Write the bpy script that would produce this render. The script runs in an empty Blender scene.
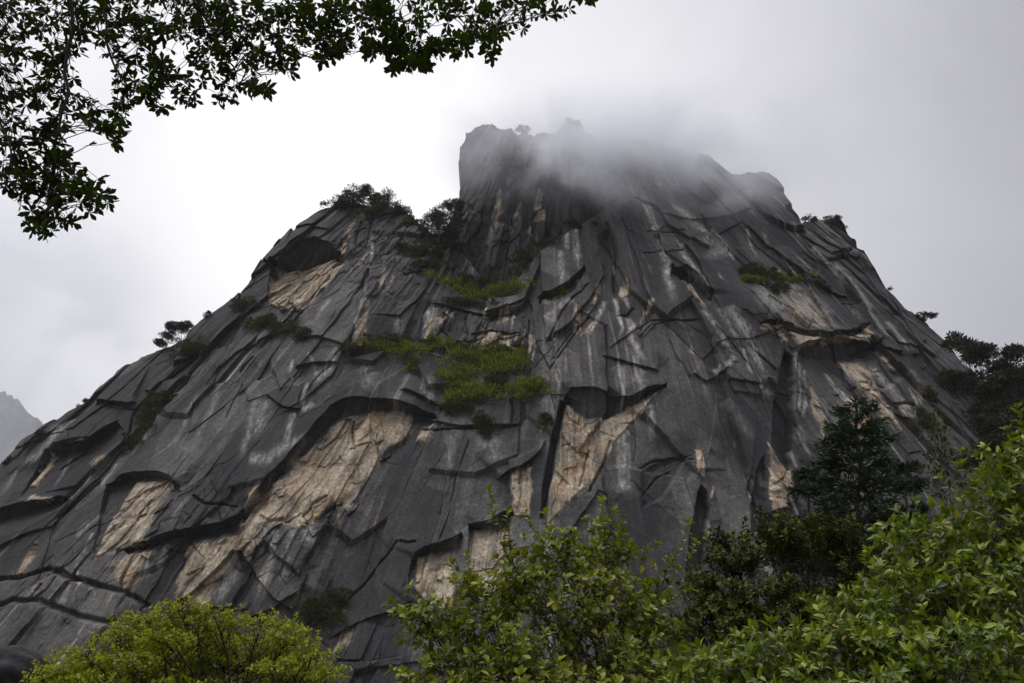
import bpy, math, random
import numpy as np
from mathutils import Vector, Matrix

scene = bpy.context.scene
COL = scene.collection
rng = np.random.default_rng(7)

# ------------------------------------------------------------------ camera
CAM = np.array([0.0, 0.0, 1.6])
PITCH = math.radians(24.0)
FPX = 800.0
cd = bpy.data.cameras.new('camera')
cd.sensor_width = 36.0
cd.lens = 36.0 * FPX / 1024.0
cd.clip_start = 0.05
cd.clip_end = 6000.0
cam = bpy.data.objects.new('camera', cd)
cam.location = CAM
cam.rotation_euler = (math.radians(90) + PITCH, 0, 0)
COL.objects.link(cam)
scene.camera = cam
RIGHT = np.array([1.0, 0, 0])
UPV = np.array([0, -math.sin(PITCH), math.cos(PITCH)])
FWD = np.array([0, math.cos(PITCH), math.sin(PITCH)])


def ray(px, py):
    return FWD + (px - 512.0) / FPX * RIGHT + (341.5 - py) / FPX * UPV


def at(px, py, y):
    """the point at forward distance y seen at a photo position"""
    d = ray(px, py)
    return CAM + d * (y / d[1])


# ------------------------------------------------------------------ helpers
def link(o):
    COL.objects.link(o)
    return o


def tag(o, label=None, cat=None, group=None, kind=None):
    if label:
        o['label'] = label
    if cat:
        o['category'] = cat
    if group:
        o['group'] = group
    if kind:
        o['kind'] = kind
    return o


def np_mesh(name, verts, loops, nloop, mat=None, smooth=True):
    """mesh from arrays; nloop = corners per face (an int or an array)"""
    me = bpy.data.meshes.new(name)
    verts = np.ascontiguousarray(verts, dtype=np.float32)
    loops = np.ascontiguousarray(loops, dtype=np.int32).ravel()
    if np.isscalar(nloop):
        nf = len(loops) // nloop
        tot = np.full(nf, nloop, dtype=np.int32)
    else:
        tot = np.asarray(nloop, dtype=np.int32)
        nf = len(tot)
    start = np.zeros(nf, dtype=np.int32)
    start[1:] = np.cumsum(tot)[:-1]
    me.vertices.add(len(verts))
    me.vertices.foreach_set('co', verts.ravel())
    me.loops.add(len(loops))
    me.loops.foreach_set('vertex_index', loops)
    me.polygons.add(nf)
    me.polygons.foreach_set('loop_start', start)
    me.polygons.foreach_set('loop_total', tot)
    me.polygons.foreach_set('use_smooth', np.full(nf, smooth, dtype=bool))
    me.update(calc_edges=True)
    if mat:
        me.materials.append(mat)
    return me


def obj(name, me, parent=None, loc=None):
    o = bpy.data.objects.new(name, me)
    if parent is not None:
        o.parent = parent
    if loc is not None:
        o.location = loc
    return link(o)


# ------------------------------------------------------------------ noise
_G = {}


def gnoise(x, y, seed=0):
    """2-D gradient noise, about -1..1"""
    if seed not in _G:
        r = np.random.default_rng(1000 + seed)
        a = r.uniform(0, 2 * math.pi, (256, 256))
        _G[seed] = (np.cos(a), np.sin(a))
    gx, gy = _G[seed]
    xi = np.floor(x).astype(np.int64)
    yi = np.floor(y).astype(np.int64)
    fx, fy = x - xi, y - yi
    u = fx * fx * fx * (fx * (fx * 6 - 15) + 10)
    v = fy * fy * fy * (fy * (fy * 6 - 15) + 10)

    def g(dx, dy):
        ix, iy = (xi + dx) & 255, (yi + dy) & 255
        return gx[ix, iy] * (fx - dx) + gy[ix, iy] * (fy - dy)
    a = g(0, 0) * (1 - u) + g(1, 0) * u
    b = g(0, 1) * (1 - u) + g(1, 1) * u
    return (a * (1 - v) + b * v) * 1.5


def fbm(x, y, oct=4, seed=0, gain=0.5):
    s, a, n = 0.0, 1.0, 0.0
    for k in range(oct):
        s = s + a * gnoise(x + 17.3 * k, y - 9.1 * k, seed + k)
        n += a
        x, y, a = x * 2.03, y * 2.03, a * gain
    return s / n


def voronoi(x, y, seed=0, jitter=0.85):
    """(cell hash ints, F1, F2, dx, dy to the cell's point)"""
    r = np.random.default_rng(5000 + seed)
    jx = 0.5 + (r.random((128, 128)) - 0.5) * jitter
    jy = 0.5 + (r.random((128, 128)) - 0.5) * jitter
    xi = np.floor(x).astype(np.int64)
    yi = np.floor(y).astype(np.int64)
    f1 = np.full(x.shape, 9.0)
    f2 = np.full(x.shape, 9.0)
    cid = np.zeros(x.shape, dtype=np.int64)
    ox = np.zeros(x.shape)
    oy = np.zeros(x.shape)
    for dx in (-1, 0, 1):
        for dy in (-1, 0, 1):
            cx, cy = (xi + dx) & 127, (yi + dy) & 127
            ax = xi + dx + jx[cx, cy] - x
            ay = yi + dy + jy[cx, cy] - y
            d = np.sqrt(ax * ax + ay * ay)
            near = d < f1
            f2 = np.where(near, f1, np.minimum(f2, d))
            cid = np.where(near, cx * 128 + cy, cid)
            ox = np.where(near, ax, ox)
            oy = np.where(near, ay, oy)
            f1 = np.where(near, d, f1)
    return cid, f1, f2, ox, oy


def smooth(a, b, x):
    t = np.clip((x - a) / (b - a), 0, 1)
    return t * t * (3 - 2 * t)


# ------------------------------------------------------------------ node helper
def new_mat(name):
    m = bpy.data.materials.new(name)
    m.use_nodes = True
    nt = m.node_tree
    nt.nodes.clear()
    return m, nt


def nd(nt, typ, inputs=None, **props):
    n = nt.nodes.new(typ)
    for k, v in props.items():
        setattr(n, k, v)
    for k, v in (inputs or {}).items():
        s = n.inputs[k]
        if isinstance(v, bpy.types.NodeSocket):
            nt.links.new(v, s)
        else:
            s.default_value = v
    return n


def mixc(nt, fac, a, b, blend='MIX'):
    n = nt.nodes.new('ShaderNodeMix')
    n.data_type = 'RGBA'
    n.blend_type = blend
    for s, v in ((n.inputs[0], fac), (n.inputs[6], a), (n.inputs[7], b)):
        if isinstance(v, bpy.types.NodeSocket):
            nt.links.new(v, s)
        else:
            s.default_value = v if not isinstance(v, tuple) or len(v) == 4 else (*v, 1)
    return n.outputs[2]


def mth(nt, op, a, b=None, clamp=False):
    n = nt.nodes.new('ShaderNodeMath')
    n.operation = op
    n.use_clamp = clamp
    for s, v in zip(n.inputs, (a, b)):
        if v is None:
            continue
        if isinstance(v, bpy.types.NodeSocket):
            nt.links.new(v, s)
        else:
            s.default_value = v
    return n.outputs[0]


def ramp(nt, fac, stops):
    n = nt.nodes.new('ShaderNodeValToRGB')
    nt.links.new(fac, n.inputs[0])
    el = n.color_ramp.elements
    while len(el) < len(stops):
        el.new(0.5)
    for e, (p, c) in zip(el, stops):
        e.position = p
        e.color = (*c, 1) if len(c) == 3 else c
    return n.outputs[0]


# ------------------------------------------------------------------ world: overcast sky, brighter where the sun stands behind the cloud
SUN_EL, SUN_AZ = math.radians(56), math.radians(-105)     # azimuth from +Y towards +X
w = bpy.data.worlds.new('World')
scene.world = w
w.use_nodes = True
nt = w.node_tree
nt.nodes.clear()
sky = nd(nt, 'ShaderNodeTexSky', sky_type='NISHITA', sun_disc=False, sun_elevation=SUN_EL, sun_rotation=SUN_AZ)
tc = nd(nt, 'ShaderNodeTexCoord')
sep = nd(nt, 'ShaderNodeSeparateXYZ', {0: tc.outputs['Generated']})
n1 = nd(nt, 'ShaderNodeTexNoise', {'Vector': tc.outputs['Generated'], 'Scale': 3.2, 'Detail': 6.0, 'Roughness': 0.5, 'Distortion': 0.6})
dist = lambda v: nd(nt, 'ShaderNodeVectorMath', {0: tc.outputs['Generated'], 1: v}, operation='DOT_PRODUCT').outputs['Value']


def dirv(px, py):
    d = ray(px, py)
    return tuple(d / np.linalg.norm(d))


# thin bright cloud round the hidden sun's side, heavy grey cloud on the east side
cosv = dist(dirv(330, 180))
bright = nd(nt, 'ShaderNodeMapRange', {0: cosv, 1: 0.70, 2: 1.0, 3: 0.0, 4: 1.0}).outputs[0]
lumr = ramp(nt, bright, [(0.0, (.52,) * 3), (0.17, (.58,) * 3), (0.43, (.70,) * 3), (0.69, (.84,) * 3), (0.80, (.94,) * 3), (0.90, (.97,) * 3), (1.0, (1.18,) * 3)])
zen = nd(nt, 'ShaderNodeMapRange', {0: sep.outputs[2], 1: 0.72, 2: 1.0, 3: 0.0, 4: 1.0}, interpolation_type='SMOOTHSTEP').outputs[0]
lum = mth(nt, 'ADD', lumr, mth(nt, 'MULTIPLY', zen, 2.6))
nz = nd(nt, 'ShaderNodeMapRange', {0: n1.outputs[0], 1: 0.3, 2: 0.7, 3: 0.92, 4: 1.08}).outputs[0]
lum = mth(nt, 'MULTIPLY', lum, nz)
tint = mixc(nt, bright, (0.975, 0.965, 1.065), (1.0, 0.995, 1.02))
cloud = mixc(nt, 1.0, tint, lum, 'MULTIPLY')
skyl = mixc(nt, 1.0, sky.outputs[0], (0.08, 0.08, 0.08), 'MULTIPLY')
fin = mixc(nt, 0.94, skyl, cloud)
bg = nd(nt, 'ShaderNodeBackground', {'Color': fin, 'Strength': 1.0})
nd(nt, 'ShaderNodeOutputWorld', {0: bg.outputs[0]})

sl = bpy.data.lights.new('sun', 'SUN')
sl.energy = 1.3
sl.angle = math.radians(25)
sl.color = (1.0, 0.97, 0.92)
so = link(bpy.data.objects.new('sun', sl))
sd = Vector((math.sin(SUN_AZ) * math.cos(SUN_EL), math.cos(SUN_AZ) * math.cos(SUN_EL), math.sin(SUN_EL)))
so.rotation_euler = sd.to_track_quat('Z', 'Y').to_euler()

scene.view_settings.view_transform = 'Standard'
scene.view_settings.look = 'None'
scene.view_settings.exposure = 0.0
scene.view_settings.gamma = 1.0
scene.cycles.use_denoising = True
scene.cycles.volume_bounces = 4
scene.cycles.volume_step_rate = 1.0
scene.cycles.transparent_max_bounces = 8
scene.cycles.max_bounces = 6
# ------------------------------------------------------------------ the mountain: macro shape y = S(x, z)
def gauss(x, z, cx, cz, sx, sz):
    return np.exp(-((x - cx) / sx) ** 2 - ((z - cz) / sz) ** 2)


def S_face(x, z):
    s = 140 + 0.42 * z + 0.0017 * (x - 12) ** 2
    s = s - 5.0 * gauss(x, z, -36, 84, 13, 26)          # left buttress
    s = s + 6.0 * gauss(x, z, -5, 98, 13, 20)           # gully behind the grass ledges
    s = s - 6.0 * gauss(x, z, 32, 70, 26, 46)           # the big right-hand dome
    s = s - 3.0 * gauss(x, z, -62, 50, 22, 26)
    s = s + 4.0 * gauss(x, z, 62, 52, 12, 30)           # hollow below the eastern roof
    s = s - 4.0 * gauss(x, z, 60, 92, 16, 18)
    return s


def S_tower(x, z):
    return 176 + 0.14 * z + 0.006 * (x - 14) ** 2 - 2.5 * gauss(x, z, 0, 150, 12, 25) + 3.0 * gauss(x, z, 12, 140, 6, 40)


def unproject(S, pts, extra=0.0):
    """photo positions -> points on the macro surface (pushed back by extra)"""
    pts = np.asarray(pts, float)
    ex = np.broadcast_to(np.asarray(extra, float), (len(pts),))
    out = []
    t = np.linspace(60, 420, 3600)
    for (px, py), e in zip(pts, ex):
        d = ray(px, py)
        p = CAM[None] + t[:, None] * d[None]
        f = p[:, 1] - (S(p[:, 0], p[:, 2]) + e)
        k = int(np.argmax(f > 0))
        if f[k] <= 0:
            k = len(t) - 1
        a = f[k - 1] / (f[k - 1] - f[k]) if k > 0 else 0
        tt = t[k - 1] + a * (t[k] - t[k - 1])
        out.append(CAM + tt * d)
    return np.array(out)


def seg_dist(px, pz, line):
    """distance to a polyline, signed side (+ left of its direction), run 0..1"""
    best = np.full(px.shape, 1e9)
    side = np.zeros(px.shape)
    run = np.zeros(px.shape)
    L = np.concatenate([[0], np.cumsum(np.hypot(np.diff(line[:, 0]), np.diff(line[:, 1])))])
    for i in range(len(line) - 1):
        ax, az = line[i]
        bx, bz = line[i + 1]
        ex, ez = bx - ax, bz - az
        l2 = ex * ex + ez * ez + 1e-9
        t = np.clip(((px - ax) * ex + (pz - az) * ez) / l2, 0, 1)
        dx, dz = px - ax - t * ex, pz - az - t * ez
        d = np.hypot(dx, dz)
        m = d < best
        best = np.where(m, d, best)
        side = np.where(m, np.sign(ex * (pz - az) - ez * (px - ax)), side)
        run = np.where(m, (L[i] + t * (L[i + 1] - L[i])) / L[-1], run)
    return best, side, run


def inside(px, pz, poly):
    c = np.zeros(px.shape, dtype=bool)
    j = len(poly) - 1
    for i in range(len(poly)):
        xi, zi = poly[i]
        xj, zj = poly[j]
        if zi != zj:
            c ^= ((zi > pz) != (zj > pz)) & (px < (xj - xi) * (pz - zi) / (zj - zi) + xi)
        j = i
    return c


class Face:
    """A rock face as relief on a macro surface: columns in x, rows from the foot to a crest line."""

    def __init__(self, S, crest_px, zfoot, nx, nz, x0=None, x1=None):
        self.S = S
        c = unproject(S, crest_px)
        o = np.argsort(c[:, 0])
        c = c[o]
        self.x0 = c[0, 0] if x0 is None else x0
        self.x1 = c[-1, 0] if x1 is None else x1
        xs = np.linspace(self.x0, self.x1, nx)
        zt = np.interp(xs, c[:, 0], c[:, 2])
        zt = zt + 0.9 * np.random.default_rng(8).uniform(-1, 1, 400)[(np.floor((xs + 1.1 * gnoise(xs * .3, xs * 0, 61)) / 2.6).astype(int)) % 400] + 0.8 * fbm(xs * 0.25, xs * 0 + 3.3, 4, 60) + 0.35 * fbm(xs * 1.1, xs * 0 + 7.7, 3, 66)
        self.xs, self.zt = xs, zt
        v = np.linspace(0, 1, nz)
        self.X = np.repeat(xs[None, :], nz, 0)
        self.Z = zfoot + v[:, None] * (zt[None, :] - zfoot)
        X, Z = self.X, self.Z
        self.WX = X + 0.22 * gnoise(X * 0.25, Z * 0.25, 21) + 0.07 * gnoise(X * 0.8, Z * 0.8, 22) + 0.05 * gnoise(X * 2.3, Z * 2.3, 25)
        self.WZ = Z + 0.22 * gnoise(X * 0.25, Z * 0.25, 23) + 0.07 * gnoise(X * 0.8, Z * 0.8, 24) + 0.05 * gnoise(X * 2.3, Z * 2.3, 26)
        self.h = np.zeros_like(X)
        self.tan = np.zeros_like(X)
        self.pale = np.zeros_like(X)
        self.stain = np.zeros_like(X)
        # fall-line coordinate (streaks fan out from above the summit)
        self.phi = (X - 22.0) / (255.0 - Z)

    def P(self, pts, extra=0.0):
        return unproject(self.S, pts, extra)[:, (0, 2)]

    def sub(self, pts, margin):
        lo, hi = pts.min(0) - margin, pts.max(0) + margin
        i0 = max(0, np.searchsorted(self.xs, lo[0]) - 1)
        i1 = min(len(self.xs), np.searchsorted(self.xs, hi[0]) + 1)
        m = np.zeros(self.X.shape, dtype=bool)
        if i1 > i0:
            m[:, i0:i1] = (self.Z[:, i0:i1] > lo[1]) & (self.Z[:, i0:i1] < hi[1])
        return m, self.WX[m], self.WZ[m]

    def roof(self, T, M, B, D, tan=0.0, lip=0.8, lipL=4.0, pw=1.0):
        """a roof: lip line T, inner corner M set back by D, wall running out to the surface at B"""
        Tw = self.P(T)
        for _ in range(12):
            ends = np.ones(len(M))
            Mw = self.P(M, D * ends)
            tz = np.interp(Mw[:, 0], Tw[:, 0], Tw[:, 1])
            if np.all(Mw[1:-1, 1] < tz[1:-1] - 0.15):
                break
            D *= 0.88
        Bw = self.P(B)
        allp = np.concatenate([Tw, Mw, Bw])
        m, x, z = self.sub(allp, max(lipL * 2, 1.0))
        dT, sT, rT = seg_dist(x, z, Tw)
        dM = seg_dist(x, z, Mw)[0]
        dB = seg_dist(x, z, Bw)[0]
        i1 = inside(x, z, np.concatenate([Tw, Mw[::-1]]))
        i2 = inside(x, z, np.concatenate([Mw, Bw[::-1]])) & ~i1
        d = np.zeros_like(x)
        d = np.where(i1, D * dT / (dT + dM + 1e-6), d)
        d = np.where(i2, D * (dB / (dB + dM + 1e-6)) ** pw, d)
        endf = smooth(0, 0.12, rT) * smooth(0, 0.12, 1 - rT)
        up = np.where((~i1) & (~i2) & (sT > 0), lip * np.clip(1 - dT / (1.5 * lipL), 0, 1) * endf, 0)
        self.h[m] += up - d
        if tan:
            tt = np.where(i2, smooth(0, 1.2, dB) * smooth(-0.1, 0.5, dM), 0) * tan
            self.tan[m] = np.maximum(self.tan[m], tt)
        return D

    def step(self, line, H, L=6.0, ends=0.1):
        """the side left of the line stands H proud, fading out over L"""
        lw = self.P(line)
        m, x, z = self.sub(lw, L * 2.2)
        d, s, r = seg_dist(x, z, lw)
        e = smooth(0, ends, r) * smooth(0, ends, 1 - r)
        self.h[m] += H * np.clip(1 - d / (1.5 * L), 0, 1) * e * smooth(-0.14, 0.14, s * d)

    def crack(self, line, w=0.3, d=1.2, ends=0.06):
        lw = self.P(line)
        m, x, z = self.sub(lw, 3 * w + 1)
        dd, s, r = seg_dist(x, z, lw)
        e = smooth(0, ends, r) * smooth(0, ends, 1 - r)
        self.h[m] -= d * np.exp(-(dd / w) ** 2) * e

    def slab(self, poly, H, edge=0.4, tilt=(0, 0)):
        """raise (or sink) a whole block, with an optional tilt across it"""
        pw = self.P(poly)
        m, x, z = self.sub(pw, 1.0)
        ins = inside(x, z, pw)
        d = seg_dist(x, z, np.concatenate([pw, pw[:1]]))[0]
        c = pw.mean(0)
        hh = H + tilt[0] * (x - c[0]) + tilt[1] * (z - c[1])
        self.h[m] += np.where(ins, hh * smooth(0, edge, d), 0)

    def mask(self, which, poly, soft=0.8, k=1.0, depth=0.0):
        pw = self.P(poly, depth)
        m, x, z = self.sub(pw, soft + 1)
        d = seg_dist(x, z, np.concatenate([pw, pw[:1]]))[0]
        s = np.where(inside(x, z, pw), d, -d)
        a = getattr(self, which)
        a[m] = np.maximum(a[m], k * smooth(-soft, soft, s))

    def streak(self, line, w=0.6, k=0.7, which='pale', depth=0.0):
        lw = self.P(line, depth)
        m, x, z = self.sub(lw, 3 * w + 1)
        d, s, r = seg_dist(x, z, lw)
        a = getattr(self, which)
        n = 0.72 + 0.6 * gnoise(x * 1.6, z * 0.5, 88)
        a[m] = np.maximum(a[m], k * np.exp(-(d / w) ** 2) * smooth(0, 0.08, r) * smooth(0, 0.3, 1 - r) * np.clip(n, 0, 1.2))

    def fracture(self, sx, sz, amp, tilt, seed, where=1.0, gap=0.0, gapw=0.05, lean=1.0):
        """natural jointing: blocks of size sx by sz, each set and tilted a little differently"""
        X, Z = self.WX, self.WZ
        u = (X - 22.0) * 200.0 / (255.0 - Z) * lean + X * (1 - lean)
        u = u + 0.10 * sx * gnoise(X * 0.06, Z * 0.06, seed + 3)
        q = Z + 0.08 * sz * gnoise(X * 0.05, Z * 0.05, seed + 4) + 0.25 * X * math.sin(seed)
        cid, f1, f2, ox, oy = voronoi(u / sx, q / sz, seed)
        r = np.random.default_rng(seed + 99)
        tab = r.uniform(-1, 1, (3, 128 * 128))
        hh = tab[0][cid] * amp + (tab[1][cid] * ox * sx + tab[2][cid] * oy * sz * 0.6) * tilt
        if gap:
            hh = hh - gap * smooth(gapw, 0, f2 - f1) * smooth(-0.1, 0.45, gnoise(X * 0.09, Z * 0.09, seed + 5))
        self.h += hh * where
        return tab[0][(cid * 7 + 3) % 16384]

    def blocks(self, sx, sz, amp, seed, bevel=0.08, tilt=0.25, where=1.0, spin=0.45):
        """flat-faced blocks with squared edges standing proud of the face, split by deep joints"""
        X, Z = self.WX, self.WZ
        u = (X - 22.0) * 200.0 / (255.0 - Z)
        x, y = u / sx + seed * .37, Z / sz + 0.15 * u / sx
        r = np.random.default_rng(7000 + seed)
        T = r.random((8, 128, 128))
        xi, yi = np.floor(x).astype(np.int64), np.floor(y).astype(np.int64)
        best = np.zeros(X.shape)
        for dx in (-1, 0, 1):
            for dy in (-1, 0, 1):
                cx, cy = (xi + dx) & 127, (yi + dy) & 127
                ax = x - (xi + dx + .15 + .7 * T[0][cx, cy])
                ay = y - (yi + dy + .15 + .7 * T[1][cx, cy])
                a = (T[2][cx, cy] - .5) * 2 * spin
                c, s = np.cos(a), np.sin(a)
                p_, q_ = ax * c - ay * s, ax * s + ay * c
                # a five-sided outline: box cut by one slanting side
                k = (T[3][cx, cy] - .5) * 1.6
                d = np.maximum(np.maximum(np.abs(p_), np.abs(q_)), np.abs(p_ * k + q_ * (1 - .5 * np.abs(k))) * 1.1)
                rad = .34 + .30 * T[4][cx, cy]
                top = .35 + .65 * T[5][cx, cy] + tilt * ((T[6][cx, cy] - .5) * 2 * p_ + (T[7][cx, cy] - .65) * 2 * q_)
                best = np.maximum(best, np.clip((rad - d) / bevel, 0, 1) * top)
        self.h += amp * best * where

    def surface_y(self, x, z):
        j = np.clip(np.searchsorted(self.xs, x), 0, len(self.xs) - 1)
        i = np.clip(np.round((z - self.Z[0, j]) / (self.Z[-1, j] - self.Z[0, j]) * (self.Z.shape[0] - 1)).astype(int), 0, self.Z.shape[0] - 1)
        return self.S(x, z) - self.h[i, j]

    def locate(self, px, py):
        """the point of the finished relief seen at a photo position"""
        e = 0.0
        for _ in range(4):
            p = unproject(self.S, [(px, py)], e)[0]
            e = float(self.surface_y(p[0], p[2]) - self.S(p[0], p[2]))
        return p

    def build(self, name, mat, back=45.0, rnd=1.6, edge=None):
        X, Z = self.X, self.Z
        if edge is not None:
            e = self.P(edge)
            o = np.argsort(e[:, 1])
            xl = np.interp(Z[:, 0], e[o, 1], e[o, 0]) + .5 * fbm(Z[:, 0] * .3, Z[:, 0] * 0, 4, 63)
            f = np.clip(1 - (X - self.x0) / 16.0, 0, 1) ** 1.6
            X = X + (xl - self.x0)[:, None] * f
        # round the crest over
        t = np.clip((self.zt[None, :] - Z) / rnd, 0, 1)
        Y = self.S(X, Z) - self.h + (1 - t) ** 2 * rnd * 0.8
        nz, nx = X.shape
        rows = [np.stack([X, Y, Z], -1)]
        at = [np.stack([self.tan, self.pale, self.stain, self.phi], -1)]
        # the top runs back and the far side falls away
        for k, (by, dz) in enumerate(((1.5, 0.1), (5, -0.4), (14, -3.0), (back, -26.0), (back + 30, -90.0))):
            top = rows[0][-1].copy()
            n = fbm(top[:, 0] * 0.2 + 5 * k, top[:, 0] * 0 + by, 3, 70 + k)
            top[:, 1] += by + n * 0.25 * by
            top[:, 2] += dz + n * 0.05 * by
            rows.append(top[None])
            at.append(at[0][-1:].copy())
        V = np.concatenate(rows, 0)
        A = np.concatenate(at, 0)
        # close both flanks
        ln, rn = [], []
        for by in (60.0, 20.0, 5.0):
            l = V[:, 0].copy()
            l[:, 1] = np.maximum(l[:, 1], V[:nz, 0][:, 1].max() * 0 + l[:, 1] + by)
            l[:, 0] -= 0.02 * by * (0 if by > 100 else 1)
            ln.append(l[:, None])
            rr = V[:, -1].copy()
            rr[:, 1] += by
            rr[:, 0] += 0.02 * by
            rn.append(rr[:, None])
        V = np.concatenate(ln + [V] + rn[::-1], 1)
        A = np.concatenate([A[:, :1]] * 3 + [A] + [A[:, -1:]] * 3, 1)
        R, C = V.shape[:2]
        idx = np.arange(R * C).reshape(R, C)
        q = np.stack([idx[:-1, :-1], idx[:-1, 1:], idx[1:, 1:], idx[1:, :-1]], -1).reshape(-1, 4)
        me = np_mesh(name, V.reshape(-1, 3), q, 4, mat, False)
        ca = me.attributes.new('rock', 'FLOAT_COLOR', 'POINT')
        ca.data.foreach_set('color', A.reshape(-1, 4).astype(np.float32).ravel())
        o = obj(name, me)
        o['kind'] = 'structure'
        return o


# ------------------------------------------------------------------ rock material
def rock_material():
    m, nt = new_mat('weathered_granite')
    at_ = nd(nt, 'ShaderNodeAttribute', attribute_name='rock')
    sp = nd(nt, 'ShaderNodeSeparateColor', {0: at_.outputs['Color']})
    tan, pale, stain, phi = sp.outputs[0], sp.outputs[1], sp.outputs[2], at_.outputs['Alpha']
    geo = nd(nt, 'ShaderNodeNewGeometry')
    xyz = nd(nt, 'ShaderNodeSeparateXYZ', {0: geo.outputs['Position']})
    pos = geo.outputs['Position']

    def noise(vec, scale, detail=4.0, rough=0.55, dist=0.0):
        return nd(nt, 'ShaderNodeTexNoise', {'Vector': vec, 'Scale': scale, 'Detail': detail, 'Roughness': rough, 'Distortion': dist}).outputs[0]
    # streak space: across the fall line, and slowly down it
    sv = nd(nt, 'ShaderNodeCombineXYZ', {0: mth(nt, 'MULTIPLY', phi, 200.0), 1: mth(nt, 'MULTIPLY', xyz.outputs[2], 0.035), 2: 0.0}).outputs[0]
    s1 = noise(sv, 0.16, 4.0, 0.6, 0.2)
    s2 = noise(sv, 0.62, 5.0, 0.68, 0.15)
    big = noise(pos, 0.03, 3.0, 0.5, 0.5)
    mid = noise(pos, 0.18, 6.0, 0.65)
    fine = noise(pos, 1.5, 6.0, 0.8)
    v = mth(nt, 'ADD', mth(nt, 'MULTIPLY', s1, 0.44), mth(nt, 'MULTIPLY', s2, 0.24))
    v = mth(nt, 'ADD', v, mth(nt, 'MULTIPLY', mid, 0.22))
    v = mth(nt, 'ADD', v, mth(nt, 'MULTIPLY', big, 0.10))
    dark = ramp(nt, v, [(0.38, (0.008, 0.008, 0.009)), (0.45, (0.018, 0.018, 0.019)), (0.52, (0.035, 0.034, 0.034)), (0.58, (0.064, 0.061, 0.059)), (0.66, (0.135, 0.128, 0.121))])
    run = nd(nt, 'ShaderNodeMapRange', {0: s2, 1: 0.55, 2: 0.68, 3: 0.0, 4: 1.0}, interpolation_type='SMOOTHSTEP').outputs[0]
    runm = nd(nt, 'ShaderNodeMapRange', {0: big, 1: 0.44, 2: 0.60, 3: 0.0, 4: 0.45}).outputs[0]
    dark = mixc(nt, mth(nt, 'MULTIPLY', run, runm), dark, (0.17, 0.16, 0.15))
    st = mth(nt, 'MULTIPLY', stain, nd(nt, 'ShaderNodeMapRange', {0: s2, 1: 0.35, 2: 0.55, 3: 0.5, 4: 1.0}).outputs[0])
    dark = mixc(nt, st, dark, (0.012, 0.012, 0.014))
    warm = nd(nt, 'ShaderNodeMapRange', {0: noise(pos, 0.055, 4.0, 0.6, 0.4), 1: 0.45, 2: 0.65, 3: 0.0, 4: 0.5}).outputs[0]
    dark = mixc(nt, warm, dark, mixc(nt, 1.0, dark, (1.12, 1.0, 0.86), 'MULTIPLY'))
    pl = mth(nt, 'MULTIPLY', pale, nd(nt, 'ShaderNodeMapRange', {0: mid, 1: 0.35, 2: 0.55, 3: 0.55, 4: 1.2}).outputs[0], True)
    dark = mixc(nt, pl, dark, (0.42, 0.40, 0.365))
    # fresh buff rock, grey where it weathers, with dark drips
    tv = mth(nt, 'ADD', mth(nt, 'MULTIPLY', s2, 0.45), mth(nt, 'MULTIPLY', mid, 0.55))
    buff = ramp(nt, tv, [(0.36, (0.06, 0.047, 0.035)), (0.44, (0.17, 0.137, 0.10)), (0.51, (0.31, 0.252, 0.178)), (0.60, (0.42, 0.352, 0.265)), (0.70, (0.55, 0.48, 0.385))])
    drip = nd(nt, 'ShaderNodeMapRange', {0: s1, 1: 0.54, 2: 0.66, 3: 0.0, 4: 0.6}, interpolation_type='SMOOTHSTEP').outputs[0]
    hue = noise(pos, 0.12, 5.0, 0.6, 0.6)
    buff = mixc(nt, nd(nt, 'ShaderNodeMapRange', {0: hue, 1: 0.42, 2: 0.62, 3: 0.0, 4: 0.8}).outputs[0], buff, mixc(nt, 1.0, buff, (0.86, 0.87, 0.89), 'MULTIPLY'))
    buff = mixc(nt, nd(nt, 'ShaderNodeMapRange', {0: hue, 1: 0.46, 2: 0.34, 3: 0.0, 4: 0.8}).outputs[0], buff, mixc(nt, 1.0, buff, (0.85, 0.66, 0.48), 'MULTIPLY'))
    buff = mixc(nt, drip, buff, (0.07, 0.062, 0.056))
    tn = mth(nt, 'ADD', mth(nt, 'MULTIPLY', mth(nt, 'SUBTRACT', s2, 0.5), 2.0), mth(nt, 'MULTIPLY', mth(nt, 'SUBTRACT', mid, 0.5), 1.9))
    tf = mth(nt, 'ADD', tan, tn)
    tf = nd(nt, 'ShaderNodeMapRange', {0: tf, 1: 0.22, 2: 0.85, 3: 0.0, 4: 1.0}, interpolation_type='SMOOTHSTEP').outputs[0]
    tf = mth(nt, 'MULTIPLY', tf, nd(nt, 'ShaderNodeMapRange', {0: tan, 1: 0.02, 2: 0.3, 3: 0.0, 4: 1.0}).outputs[0])
    c = mixc(nt, tf, dark, buff)
    # speckle
    c = mixc(nt, 1.0, c, ramp(nt, fine, [(0.32, (0.38, 0.38, 0.38)), (0.45, (0.9, 0.9, 0.9)), (0.56, (1.15, 1.15, 1.15)), (0.66, (2.3, 2.25, 2.15))]), 'MULTIPLY')
    bsdf = nd(nt, 'ShaderNodeBsdfPrincipled', {'Base Color': c, 'Roughness': 0.82})
    bsdf.inputs['Specular IOR Level'].default_value = 0.3
    bf = mth(nt, 'ADD', mth(nt, 'MULTIPLY', noise(pos, 0.9, 6.0, 0.65), 1.0), mth(nt, 'MULTIPLY', s2, 0.35))
    bump = nd(nt, 'ShaderNodeBump', {'Height': bf, 'Strength': 0.5, 'Distance': 0.35})
    nt.links.new(bump.outputs[0], bsdf.inputs['Normal'])
    nd(nt, 'ShaderNodeOutputMaterial', {0: bsdf.outputs[0]})
    return m


ROCK = rock_material()
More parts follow.
